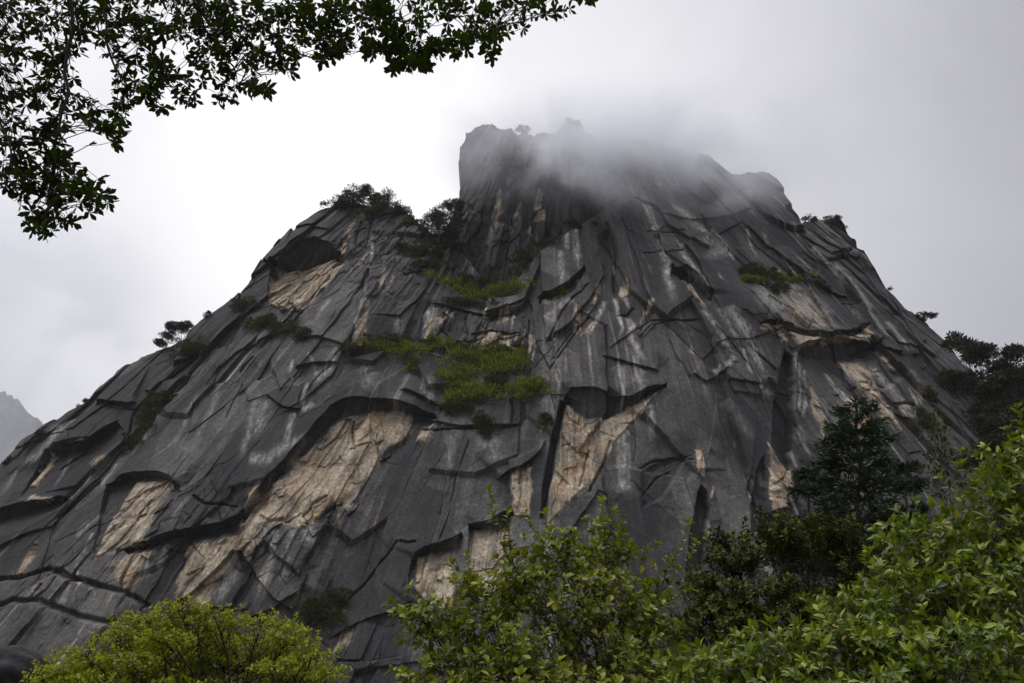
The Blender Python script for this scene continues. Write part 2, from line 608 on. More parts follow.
# ------------------------------------------------------------------ the main face
CREST = [(-70, 520), (-30, 492), (0, 467), (28, 440), (40, 433), (58, 421), (75, 408), (92, 399), (103, 386), (120, 371), (142, 356), (172, 347), (190, 334), (206, 320), (222, 309), (236, 299),
         (250, 283), (259, 271), (263, 260), (276, 247), (290, 240), (292, 227), (303, 221), (315, 213), (328, 207), (340, 203), (352, 203), (372, 204), (392, 208), (408, 214), (414, 219), (424, 230),
         (440, 236), (455, 240), (470, 262), (484, 284), (500, 290), (515, 284), (530, 264), (542, 247), (560, 237), (578, 224), (594, 213), (606, 204), (612, 190), (622, 178), (640, 166), (662, 156), (688, 152), (706, 155), (720, 168),
         (730, 177), (745, 175), (768, 175), (776, 184), (786, 199), (796, 213), (802, 221), (812, 217), (834, 221), (846, 232), (855, 246), (862, 251), (872, 268), (882, 285), (891, 303), (902, 309),
         (914, 316), (930, 330), (948, 347), (962, 366), (978, 388), (996, 412), (1008, 437), (1024, 470), (1060, 520)]
NXF, NZF = 1800, 1150
F = Face(S_face, CREST, -4.0, NXF, NZF)

# natural jointing, coarse to fine
X, Z = F.WX, F.WZ
rough = smooth(-0.05, 0.45, fbm(X * 0.022, Z * 0.022, 3, 31))
t1 = F.fracture(17, 42, 0.6, 0.05, 1, 1.0, 0.25, 0.012)
t2 = F.fracture(7.5, 17, 0.25, 0.07, 2, 0.15 + 0.85 * rough, 0.2, 0.02)
F.fracture(3.0, 6.5, 0.12, 0.06, 3, rough ** 1.5, 0.15, 0.04)
F.blocks(15, 40, 1.7, 1, .03, .6)
F.blocks(7, 17, 0.85, 2, .05, .5, .25 + .75 * rough)
F.blocks(3.2, 8.5, 0.42, 3, .06, .4, .06 + .94 * rough)
F.blocks(1.5, 3.4, 0.15, 4, .08, .4, rough)
F.h += 0.25 * fbm(X * 0.05, Z * 0.03, 3, 41) + 0.10 * fbm(X * 0.22, Z * 0.12, 4, 45) + 0.05 * fbm(X * 0.9, Z * 0.6, 3, 49)

# --- roofs with fresh rock below them
F.roof([(277, 272), (283, 258), (291, 247), (300, 240), (316, 239), (330, 245), (338, 254), (345, 262)],
       [(278, 274), (288, 276), (304, 271), (318, 268), (331, 265), (338, 264), (345, 264)],
       [(268, 306), (276, 312), (290, 316), (304, 312), (314, 304), (326, 292), (336, 280), (346, 266)], 9.0, 1.0, lip=1.2, lipL=5)
F.roof([(110, 483), (121, 475), (135, 472), (150, 471), (163, 473), (174, 479), (185, 491)],
       [(111, 486), (123, 482), (137, 479), (150, 478), (164, 479), (175, 484), (185, 493)],
       [(95, 560), (112, 560), (128, 553), (145, 548), (160, 535), (176, 512), (186, 495)], 2.6, 0.0, lip=1.0, lipL=7)
F.mask('tan', [(136, 480), (176, 482), (172, 496), (165, 515), (153, 536), (149, 545), (128, 552), (114, 558), (101, 559), (112, 530), (124, 505)], 1.3, 1.1, 1.5)
F.roof([(243, 515), (256, 496), (272, 478), (291, 460), (312, 435), (319, 425), (332, 410), (346, 402), (362, 400), (384, 401), (402, 404), (420, 410), (437, 416)],
       [(244, 518), (262, 500), (280, 482), (299, 464), (317, 444), (329, 427), (345, 416), (360, 413), (380, 413), (395, 412), (412, 414), (424, 416), (437, 418)],
       [(246, 528), (262, 525), (280, 524), (310, 525), (326, 522), (345, 508), (362, 492), (378, 480), (396, 464), (412, 447), (427, 432), (438, 420)], 4.5, 0.0, lip=1.3, lipL=8)
F.mask('tan', [(256, 500), (285, 480), (303, 463), (320, 444), (333, 428), (350, 418), (372, 414), (395, 414), (408, 418), (414, 430), (405, 445), (392, 452), (378, 466), (368, 484), (352, 500), (334, 512), (322, 524), (300, 526), (262, 528), (247, 526)], 2.6, 1.15, 2.0)
F.mask('tan', [(420, 426), (436, 424), (432, 438), (424, 446), (414, 444)], 1.5, .7, 0.5)
F.roof([(564, 400), (570, 393), (581, 391), (595, 391), (606, 396), (616, 400), (627, 401), (640, 395), (654, 389), (663, 387)],
       [(564, 403), (572, 408), (582, 416), (590, 421), (603, 418), (618, 412), (634, 405), (645, 398), (655, 393), (663, 389)],
       [(563, 406), (557, 450), (550, 490), (545, 527), (562, 512), (584, 492), (600, 470), (613, 446), (628, 430), (645, 411), (664, 391)], 6.0, 0.0, lip=1.6, lipL=9)
F.mask('tan', [(566, 408), (584, 420), (604, 420), (634, 407), (658, 393), (650, 404), (628, 428), (612, 446), (600, 468), (584, 490), (568, 505), (548, 526), (552, 490), (559, 450)], 1.1, 1.1, 1.5)
F.roof([(412, 560), (416, 553), (426, 548), (440, 544), (452, 540), (462, 534)],
       [(413, 562), (420, 557), (428, 555), (440, 553), (454, 551), (462, 536)],
       [(408, 600), (420, 612), (440, 618), (458, 612), (464, 580), (464, 540)], 2.5, 0.0, lip=.8, lipL=4)
F.mask('tan', [(416, 558), (428, 555), (456, 552), (458, 585), (454, 612), (432, 612), (416, 590)], 0.8, 1.0, 1)
F.roof([(469, 526), (476, 524), (490, 521), (500, 515), (512, 508)],
       [(470, 528), (478, 529), (492, 530), (504, 527), (512, 512)],
       [(468, 580), (480, 600), (500, 610), (515, 580), (516, 520)], 3.0, 0.0, lip=.8, lipL=4)
F.mask('tan', [(472, 528), (500, 528), (512, 530), (516, 590), (480, 600), (468, 570)], 1.0, .75, 1)
F.mask('tan', [(512, 478), (520, 470), (532, 470), (531, 500), (530, 520), (513, 520)], 0.8, .85, 1)
# eastern roof and the pale block that hangs below it
F.roof([(755, 325), (766, 325), (778, 327), (790, 328), (801, 331), (816, 335), (831, 336), (844, 335), (856, 330), (866, 324)],
       [(757, 327), (768, 328), (780, 331), (792, 334), (804, 337), (818, 340), (832, 341), (845, 340), (858, 335), (867, 326)],
       [(758, 332), (770, 338), (782, 345), (792, 352), (804, 352), (820, 344), (834, 345), (848, 346), (862, 345), (869, 330)], 3.0, 0.9, lip=1.4, lipL=9)
F.roof([(792, 352), (802, 348), (812, 344), (824, 340), (836, 341), (848, 344), (860, 346), (872, 347)],
       [(793, 356), (804, 361), (818, 361), (832, 360), (846, 358), (858, 355), (866, 352), (873, 349)],
       [(796, 372), (806, 392), (822, 402), (840, 402), (856, 396), (868, 386), (876, 370), (876, 352)], 6.5, 0.0, lip=2.2, lipL=3)
F.mask('tan', [(797, 347), (812, 342), (840, 342), (858, 334), (866, 331), (869, 346), (850, 343), (824, 339), (806, 346)], 0.8, .9)
F.mask('tan', [(845, 362), (862, 358), (872, 376), (882, 395), (888, 410), (898, 430), (880, 425), (862, 400), (852, 385)], 2.0, .8)
F.mask('tan', [(806, 388), (813, 390), (820, 410), (828, 425), (822, 432), (812, 415)], 0.7, .9)
F.mask('tan', [(840, 402), (852, 398), (866, 412), (870, 428), (858, 440), (846, 425)], 1.4, .75)
F.mask('tan', [(775, 332), (792, 336), (793, 350), (780, 344)], 0.7, .8)
F.mask('pale', [(752, 294), (775, 290), (800, 288), (815, 300), (825, 315), (834, 333), (812, 333), (790, 326), (768, 318), (756, 306)], 2.5, .5)
F.mask('tan', [(775, 300), (803, 290), (818, 305), (832, 330), (812, 332), (785, 320)], 3.0, .42)
# small caves
F.roof([(666, 272), (675, 269), (687, 268), (696, 275), (703, 286), (709, 299)],
       [(668, 276), (677, 278), (686, 282), (693, 287), (700, 295), (709, 302)],
       [(668, 285), (676, 292), (684, 299), (692, 307), (702, 314), (710, 306)], 3.5, 0.0, lip=1.2, lipL=5)
F.mask('tan', [(681, 278), (686, 276), (692, 286), (698, 299), (703, 312), (696, 306), (686, 296)], 0.6, .9, 1)
F.roof([(536, 298), (552, 293), (568, 284), (584, 270)], [(538, 301), (553, 299), (568, 290), (584, 273)], [(539, 305), (554, 308), (570, 298), (585, 277)], 3.0, 0.3, lip=1.0, lipL=6)
F.roof([(40, 472), (50, 452), (62, 447), (76, 446), (88, 443), (97, 437), (106, 431), (122, 421)],
       [(42, 476), (54, 459), (66, 455), (78, 454), (90, 450), (99, 444), (108, 438), (123, 425)],
       [(24, 500), (40, 500), (60, 499), (76, 490), (92, 474), (104, 462), (114, 450), (125, 432)], 3.5, 0.0, lip=1.4, lipL=8)
F.mask('stain', [(52, 452), (76, 448), (100, 438), (124, 424), (130, 445), (110, 460), (85, 490), (60, 502), (30, 504)], 2.5, .8, 1.5)  # near-black area below the overhanging slab
F.mask('tan', [(55, 454), (61, 456), (51, 475), (42, 490), (34, 489), (44, 472)], 0.8, .8, 1.5)
F.mask('tan', [(38, 497), (62, 499), (40, 504), (20, 504)], 0.8, .6)
F.mask('tan', [(88, 455), (106, 455), (98, 466), (92, 468)], 0.8, .45, 1)
F.roof([(-8, 517), (8, 509), (22, 505), (40, 502), (56, 500), (68, 497)], [(-6, 524), (12, 519), (26, 515), (42, 510), (57, 505), (68, 499)], [(-6, 540), (12, 536), (28, 528), (44, 520), (58, 510), (69, 502)], 3.0, 0.0, lip=1.0, lipL=5)
F.mask('tan', [(18, 575), (30, 545), (40, 537), (42, 545), (34, 560), (26, 577)], 0.8, .6)
F.roof([(130, 550), (142, 545), (155, 543), (175, 536), (195, 532), (212, 529), (228, 524), (240, 516), (246, 509)],
       [(131, 552), (144, 549), (157, 547), (177, 541), (197, 538), (214, 537), (230, 531), (241, 523), (247, 512)],
       [(132, 556), (145, 554), (159, 552), (179, 546), (199, 544), (216, 543), (232, 539), (243, 532), (249, 516)], 2.8, 0.0, lip=1.8, lipL=8)
F.mask('tan', [(190, 545), (215, 543), (236, 536), (250, 524), (263, 534), (252, 552), (236, 566), (220, 582), (210, 596), (205, 612), (182, 606), (180, 580)], 2.0, .9)
F.mask('tan', [(128, 556), (150, 549), (160, 552), (148, 570), (138, 590), (125, 592), (120, 575), (106, 570), (104, 562)], 1.5, .6)
F.mask('tan', [(132, 560), (150, 552), (140, 572), (132, 592), (126, 590)], 1.0, .6)
F.mask('tan', [(108, 592), (140, 600), (152, 612), (120, 618), (106, 604)], 2.5, .35)
F.mask('tan', [(36, 585), (42, 584), (38, 600), (28, 600)], .8, .6)
F.mask('tan', [(340, 505), (372, 484), (384, 478), (366, 500), (345, 520), (340, 520)], 3.0, .45)
F.mask('tan', [(337, 505), (344, 503), (343, 526), (339, 526)], 0.6, .7)
F.mask('tan', [(330, 655), (345, 632), (362, 622), (352, 640), (345, 660)], 1.5, .55)
# slivers in the dome
F.mask('tan', [(694, 451), (700, 452), (704, 470), (703, 482), (697, 473)], 0.4, 1.0)
F.mask('tan', [(766, 441), (775, 456), (787, 470), (789, 485), (785, 497), (784, 510), (768, 515), (767, 495)], 0.6, 1.0)
F.mask('tan', [(711, 486), (714, 492), (712, 502), (709, 500)], 0.4, .6)
F.mask('tan', [(622, 283), (627, 280), (629, 298), (622, 302), (618, 296)], 0.5, .7)
F.mask('tan', [(596, 285), (602, 282), (600, 297), (594, 308), (590, 305)], 0.6, .6)
F.mask('tan', [(572, 308), (578, 306), (581, 318), (578, 325), (574, 322)], 0.5, .7)
F.mask('tan', [(583, 330), (597, 318), (604, 296), (600, 318), (588, 336), (580, 338)], 0.6, .5)
F.mask('tan', [(428, 330), (434, 306), (436, 312), (430, 340), (425, 350), (418, 350)], 0.5, .55)
F.mask('tan', [(436, 318), (444, 322), (452, 310), (455, 320), (440, 330), (433, 338)], 0.7, .6)
F.mask('tan', [(478, 340), (490, 332), (506, 334), (522, 336), (520, 350), (500, 356), (482, 350)], 1.5, .6)
F.mask('tan', [(496, 318), (508, 305), (510, 320), (500, 332)], 0.8, .5)
F.mask('tan', [(354, 338), (362, 310), (372, 286), (372, 300), (366, 330), (360, 348), (352, 352)], 0.7, .45)
F.mask('tan', [(352, 350), (366, 330), (368, 345), (356, 354)], 0.8, .6)
F.mask('tan', [(340, 250), (350, 222), (356, 220), (354, 240), (346, 258)], 1.2, .5)
F.mask('tan', [(366, 250), (372, 235), (374, 240), (370, 262), (362, 272), (356, 270)], 0.8, .5)
F.mask('tan', [(298, 300), (316, 292), (330, 286), (322, 304), (308, 322), (298, 322)], 1.5, .45)

fresh = smooth(.3, .8, F.tan)
F.blocks(6.5, 13, .8, 21, .03, .7, fresh, .9)
F.blocks(3.0, 6.5, .3, 22, .05, .7, fresh, .9)
for poly, k in (([(80, 410), (150, 352), (205, 330), (212, 350), (172, 400), (110, 470), (60, 520), (-10, 545), (-10, 480)], .5), ([(182, 398), (330, 372), (318, 430), (245, 510), (182, 528), (128, 470)], .38), ([(560, 300), (640, 330), (655, 370), (600, 395), (556, 395)], .3), ([(340, 370), (440, 365), (440, 400), (345, 400)], .3),
                ([(340, 255), (420, 262), (430, 340), (372, 350)], .3), ([(690, 390), (770, 395), (760, 520), (690, 470)], .3), ([(740, 210), (800, 215), (806, 250), (760, 255)], .4), ([(812, 225), (850, 240), (900, 320), (930, 380), (880, 350), (830, 280)], .35), ([(0, 606), (120, 626), (60, 690), (-10, 690)], .25), ([(255, 200), (330, 205), (345, 240), (290, 245), (262, 270)], .4)):
    F.mask('stain', poly, 4.0, k)
r = np.random.default_rng(12)
for (cx, cy, w_, h_, n, kk, th) in ((870, 400, 50, 45, 12, .6, -35), (905, 370, 35, 40, 8, .4, -38), (230, 590, 60, 25, 6, .6, 25), (70, 590, 70, 20, 6, .45, 20), (600, 300, 45, 40, 9, .5, 20), (480, 335, 50, 18, 9, .6, 10), (740, 430, 40, 60, 5, .35, 0), (430, 500, 60, 40, 5, .35, 18), (320, 370, 60, 20, 6, .4, 30), (760, 270, 60, 40, 6, .35, -30), (660, 310, 50, 50, 6, .35, -10), (380, 260, 40, 30, 7, .45, 15)):
    for k in range(n):
        x_, y_ = cx + r.uniform(-1, 1) * w_, cy + r.uniform(-1, 1) * h_
        a, b = r.uniform(2, 6), r.uniform(9, 26)
        t_ = math.radians(th + r.uniform(-10, 10))
        pts = [(x_ + u_ * a * math.cos(t_) - v_ * b * math.sin(t_), y_ + u_ * a * math.sin(t_) + v_ * b * math.cos(t_)) for u_, v_ in ((-.5, -.5), (.45, -.55), (.5, .1), (.1, .5), (-.3, .4))]
        F.mask('tan', pts, .7, kk * r.uniform(.6, 1.3))
# --- dark corners and chimneys
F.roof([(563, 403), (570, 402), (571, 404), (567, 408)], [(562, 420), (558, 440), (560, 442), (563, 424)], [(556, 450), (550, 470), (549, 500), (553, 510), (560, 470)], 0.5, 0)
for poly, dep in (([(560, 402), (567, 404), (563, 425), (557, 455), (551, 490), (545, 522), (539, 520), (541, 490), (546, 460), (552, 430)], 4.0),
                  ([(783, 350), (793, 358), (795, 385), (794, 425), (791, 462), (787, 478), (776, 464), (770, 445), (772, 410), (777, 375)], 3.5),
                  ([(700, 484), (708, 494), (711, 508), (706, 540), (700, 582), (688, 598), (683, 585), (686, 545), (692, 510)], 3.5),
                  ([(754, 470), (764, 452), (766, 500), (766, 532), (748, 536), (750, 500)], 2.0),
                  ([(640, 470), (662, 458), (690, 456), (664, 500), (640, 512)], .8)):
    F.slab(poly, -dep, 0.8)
    F.mask('stain', poly, 1.0, .9, 0)  # blackens these recesses in the colour too, deepening their shadow
F.mask('stain', [(500, 478), (520, 466), (535, 458), (546, 440), (550, 470), (544, 520), (500, 520), (497, 490)], 1.2, .75)
F.mask('stain', [(690, 400), (716, 392), (716, 440), (706, 450), (690, 448)], 2.5, .5)
F.mask('stain', [(640, 470), (660, 458), (690, 455), (694, 470), (660, 510), (636, 505), (628, 490)], 2.5, .55)
F.mask('stain', [(752, 400), (775, 395), (775, 440), (752, 450), (745, 430)], 3, .5)
F.mask('stain', [(820, 300), (850, 305), (868, 318), (856, 330), (835, 334)], 2.0, .55)
F.mask('stain', [(112, 488), (134, 484), (120, 510), (104, 545), (85, 556), (70, 556), (90, 520)], 3.0, .6)
F.mask('stain', [(178, 485), (184, 492), (180, 520), (160, 540), (155, 535), (168, 510)], 1.5, .55)
F.mask('stain', [(100, 405), (135, 408), (128, 425), (100, 432), (85, 440), (70, 440)], 4, .35)
F.mask('stain', [(590, 398), (606, 399), (605, 420), (588, 420)], 2, .5, 3)  # darker patch under the cave lip; next three lines likewise
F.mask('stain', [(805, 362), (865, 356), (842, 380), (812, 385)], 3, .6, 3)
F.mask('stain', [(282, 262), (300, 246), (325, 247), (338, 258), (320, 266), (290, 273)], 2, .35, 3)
F.mask('stain', [(690, 275), (699, 281), (707, 297), (701, 300), (690, 285)], .8, .6)
F.mask('stain', [(690, 395), (700, 385), (690, 380)], 1, .3)

# --- slab edges: the side above stands proud
for line, H, L in (
        ([(178, 397), (190, 391), (205, 386), (230, 382), (250, 383), (272, 382), (300, 380), (322, 372), (336, 370)], -1.2, 5),
        ([(55, 513), (75, 496), (95, 470), (112, 449), (128, 437), (148, 421), (166, 405), (178, 397)], -1.6, 7),
        ([(100, 404), (116, 405), (134, 406), (140, 404)], 1.8, 9),
        ([(268, 397), (275, 402), (286, 410), (300, 413), (304, 411)], 1.0, 5),
        ([(400, 392), (410, 393), (425, 400), (440, 408), (448, 409)], 1.3, 6),
        ([(378, 402), (400, 408), (430, 420), (455, 427), (472, 429), (500, 428), (522, 426)], 1.0, 5),
        ([(545, 440), (540, 455), (530, 463), (520, 470), (505, 475), (496, 482)][::-1], 1.8, 6),
        ([(600, 358), (612, 362), (626, 367), (645, 373), (660, 375)], 1.1, 5),
        ([(690, 374), (705, 383), (716, 377), (728, 370)], 0.9, 4),
        ([(724, 382), (745, 385), (762, 388)], 1.2, 5),
        ([(735, 256), (755, 252), (776, 250), (792, 252), (806, 260), (812, 270)], -0.8, 4),
        ([(740, 285), (760, 288), (785, 286), (806, 282)], -1.6, 5),
        ([(812, 270), (812, 286), (830, 295), (850, 300)], 1.3, 6),
        ([(345, 362), (365, 356), (385, 352), (410, 352), (440, 356), (452, 362)], -2.2, 7),
        ([(420, 268), (440, 280), (462, 296), (490, 302), (522, 296)], -2.0, 6),
        ([(602, 357), (650, 322), (665, 322), (702, 322)], 0.5, 6),
        ([(240, 250), (262, 262), (280, 272)], 1.0, 4),
        ([(290, 232), (310, 228), (330, 232)], 0.9, 4),
        ([(360, 265), (376, 258), (400, 256), (415, 262)], -1.2, 4),
        ([(262, 528), (280, 525), (310, 527), (340, 525)], -1.4, 4),
        ([(252, 618), (268, 612), (286, 603), (298, 596), (302, 590)], 1.4, 5),
        ([(330, 640), (360, 622), (395, 612), (414, 600)], 1.0, 5),
        ([(250, 610), (215, 608), (200, 622)][::-1], 0.8, 3),
        ([(640, 500), (655, 470), (680, 458), (700, 460)], -0.8, 4),
        ([(660, 215), (680, 222), (708, 222), (735, 218), (752, 212)], 1.2, 6),
        ([(800, 235), (830, 255), (852, 250)], 0.9, 4),
        ([(826, 262), (846, 256), (860, 262)], 1.2, 4),
        ([(880, 330), (895, 345), (915, 350), (935, 362)], .9, 4),
        ([(862, 338), (880, 352), (900, 356)], 1.4, 4),
        ([(865, 395), (880, 408), (905, 420), (920, 436)], .9, 4),
        ([(300, 343), (320, 340), (345, 348), (350, 362)], 1.2, 4),
        ([(296, 372), (312, 365), (340, 366)], 1.3, 3),
        ([(146, 392), (165, 398), (180, 395)], 1.0, 4),
        ([(180, 365), (205, 350), (225, 347), (240, 342)], -1.0, 4),
        ([(215, 375), (240, 355), (270, 340), (290, 332)], 0.9, 4),
        ([(640, 342), (656, 326), (668, 322)], 0.5, 4),
        ([(500, 300), (520, 320), (528, 335), (520, 345)][::-1], 1.0, 4),
        ([(430, 305), (455, 312), (480, 318), (520, 312)], 1.0, 4),
        ([(470, 338), (490, 332), (522, 336)], .9, 3)):
    F.step(line, H * 0.9, L)
# upright edges: the east side stands proud of the line (negative: sunk)
for line, H, L in (
        ([(372, 235), (372, 262), (369, 285), (362, 312), (352, 340), (347, 362)], 1.3, 5),
        ([(428, 300), (422, 322), (418, 350)], -1.0, 3),
        ([(640, 196), (617, 214), (604, 226), (600, 240), (612, 258), (616, 278), (618, 300), (615, 320)], 1.5, 7),
        ([(668, 200), (690, 224), (716, 244), (742, 282)], -0.8, 6),
        ([(735, 247), (748, 262), (766, 290)], 0.7, 5),
        ([(560, 258), (585, 250), (602, 262), (604, 275), (590, 300), (570, 325), (548, 345)], -1.6, 6),
        ([(668, 322), (674, 345), (682, 372), (690, 382)], .5, 4),
        ([(806, 243), (830, 270), (855, 300), (866, 318)], 1.0, 5),
        ([(828, 268), (850, 290), (866, 318), (880, 345)], 0.8, 4),
        ([(850, 250), (868, 282), (890, 318)], 1.0, 4),
        ([(893, 318), (915, 350), (940, 385), (965, 430)], 1.2, 5),
        ([(900, 350), (920, 385), (945, 440)], -.8, 4),
        ([(870, 350), (885, 375), (910, 410)], 0.9, 4),
        ([(345, 505), (338, 530), (322, 556), (300, 592)], 1.5, 4),
        ([(378, 470), (350, 530), (330, 600)], .5, 4),
        ([(468, 430), (455, 490), (440, 540)], .5, 6),
        ([(560, 300), (552, 340), (556, 372), (562, 398)], 1.3, 6),
        ([(556, 360), (553, 380), (558, 400), (552, 430)], .8, 3),
        ([(745, 290), (760, 310), (776, 330), (796, 345)], .6, 4),
        ([(716, 392), (712, 430), (706, 455)], .9, 3),
        ([(752, 392), (756, 430), (750, 470), (746, 500)], -1.0, 4),
        ([(330, 268), (300, 320), (268, 350), (240, 372)], 1.0, 4),
        ([(380, 205), (376, 222), (372, 236)], 1.3, 3),
        ([(356, 215), (350, 240), (345, 262)], 1.0, 3)):
    F.step(line, H * 0.9, L)
# --- open cracks
for line, wd, dp in (
        ([(-10, 582), (0, 580), (20, 578), (35, 574), (48, 569), (60, 574), (75, 579), (90, 584), (105, 588)], .45, 1.6),
        ([(-10, 612), (0, 606), (15, 600), (26, 602), (40, 600), (55, 607), (75, 615), (95, 620), (120, 625)], .45, 1.6),
        ([(50, 572), (62, 570), (75, 579), (92, 583), (108, 589), (126, 593), (140, 600), (152, 609)], .4, 1.4),
        ([(122, 593), (124, 582), (130, 570), (137, 556), (146, 547)], .35, 1.2),
        ([(32, 601), (38, 590), (44, 583)], .3, 1.0),
        ([(35, 600), (48, 590), (58, 576)], .3, 0.8),
        ([(420, 430), (470, 429), (500, 428), (522, 426)], .25, 1.0),
        ([(512, 426), (513, 416), (511, 400)], .25, .8),
        ([(638, 342), (650, 328), (668, 322), (700, 322)], .16, .6),
        ([(668, 340), (676, 358), (690, 380)], .16, .6),
        ([(470, 440), (455, 485), (448, 520), (440, 545)], .16, .5),
        ([(400, 540), (380, 565), (362, 588), (345, 602)], .2, .7),
        ([(400, 541), (408, 544), (416, 543)], .25, .8),
        ([(655, 255), (672, 252), (684, 250)], .3, .9), ([(640, 258), (658, 256)], .25, .6),
        ([(645, 234), (662, 233), (686, 232)], .22, .7),
        ([(604, 226), (612, 240), (616, 262), (614, 284), (617, 300)], .5, 1.4),
        ([(552, 300), (572, 290), (584, 272)], .4, 1.0),
        ([(548, 345), (556, 325), (572, 300), (590, 285)], .3, .9),
        ([(590, 316), (570, 336), (552, 362)], .2, .6),
        ([(616, 318), (628, 316), (632, 310)], .3, .8),
        ([(244, 384), (236, 402), (228, 420)], .2, .6),
        ([(225, 505), (222, 515), (226, 528)], .2, .5), ([(196, 498), (210, 507), (240, 508)], .25, .8),
        ([(355, 452), (352, 430), (354, 420)], .25, .8), ([(350, 450), (362, 445), (372, 442)], .2, .6),
        ([(303, 520), (318, 505), (330, 498)], .25, .8), ([(318, 524), (330, 514), (345, 506)], .25, .8),
        ([(590, 440), (586, 462), (578, 490)], .2, .6), ([(612, 440), (600, 470), (588, 495)], .3, .8),
        ([(440, 330), (452, 342), (470, 345), (486, 338)], .3, .9), ([(452, 312), (450, 335)], .25, .8), ([(466, 318), (468, 342)], .3, .9),
        ([(430, 352), (440, 335), (450, 320)], .25, .7), ([(486, 320), (476, 336)], .25, .8),
        ([(480, 350), (500, 340), (522, 338)], .25, .8),
        ([(826, 262), (840, 258), (852, 248)], .45, 1.3),
        ([(895, 365), (908, 378), (922, 394)], .5, 1.4), ([(926, 400), (934, 403)], .4, 1), ([(912, 345), (930, 362)], .35, 1.0),
        ([(890, 406), (904, 405), (912, 408)], .35, 1.0), ([(870, 388), (880, 402), (884, 412)], .35, 1.0),
        ([(780, 335), (792, 330)], .3, .8), ([(745, 345), (775, 372)], .2, .6),
        ([(640, 500), (655, 480), (672, 470)], .2, .6), ([(638, 470), (650, 462), (675, 458), (694, 462)], .25, .7),
        ([(210, 350), (190, 372), (176, 395)], .4, 1.1), ([(255, 358), (240, 372)], .4, 1.),
        ([(60, 470), (85, 450)], .3, .8), ([(50, 512), (72, 492), (90, 472), (106, 456)], .5, 1.2),
        ([(56, 520), (80, 498), (100, 480)], .4, .9),
        ([(310, 250), (312, 242)], .2, .5), ([(362, 222), (356, 248), (350, 262)], .4, 1.0), ([(372, 222), (366, 250)], .3, .8),
        ([(800, 290), (806, 300)], .2, .5), ([(772, 320), (776, 326)], .3, .8)):
    F.crack(line, wd, dp)

# --- broken blocks in the buff recesses
r = np.random.default_rng(3)
for (cx, cy, w_, h_, n) in ((330, 480, 50, 34, 3), (375, 440, 30, 22, 2), (150, 520, 14, 30, 4), (590, 440, 14, 28, 2), (290, 295, 30, 12, 3), (860, 400, 30, 34, 14), (455, 330, 32, 18, 5), (505, 335, 22, 14, 4), (440, 580, 16, 22, 5), (890, 350, 30, 25, 10), (415, 245, 30, 20, 8)):
    for k in range(n):
        x_, y_ = cx + r.uniform(-1, 1) * w_, cy + r.uniform(-1, 1) * h_
        a = r.uniform(6, 16) if cx < 400 else r.uniform(4, 11)
        b = a * r.uniform(1.2, 2.4)
        th = math.radians(r.uniform(-50, -25) if cx > 800 else (r.uniform(15, 48) if cx < 400 else r.uniform(-20, 25)))
        pts = []
        for q in range(5):
            an = q / 5 * 2 * math.pi + r.uniform(-.25, .25)
            u_, v_ = math.cos(an) * a * .5, math.sin(an) * b * .5
            pts.append((x_ + u_ * math.cos(th) - v_ * math.sin(th), y_ + u_ * math.sin(th) + v_ * math.cos(th)))
        F.slab(pts, r.uniform(.1, .75), .08, (r.uniform(-.15, .15), r.uniform(-.28, -.05)))
        pw = F.P(pts)
        mm, xx, zz = F.sub(pw, .5)
        F.tan[mm] *= np.where(inside(xx, zz, pw), r.uniform(.6, 1.2), 1)

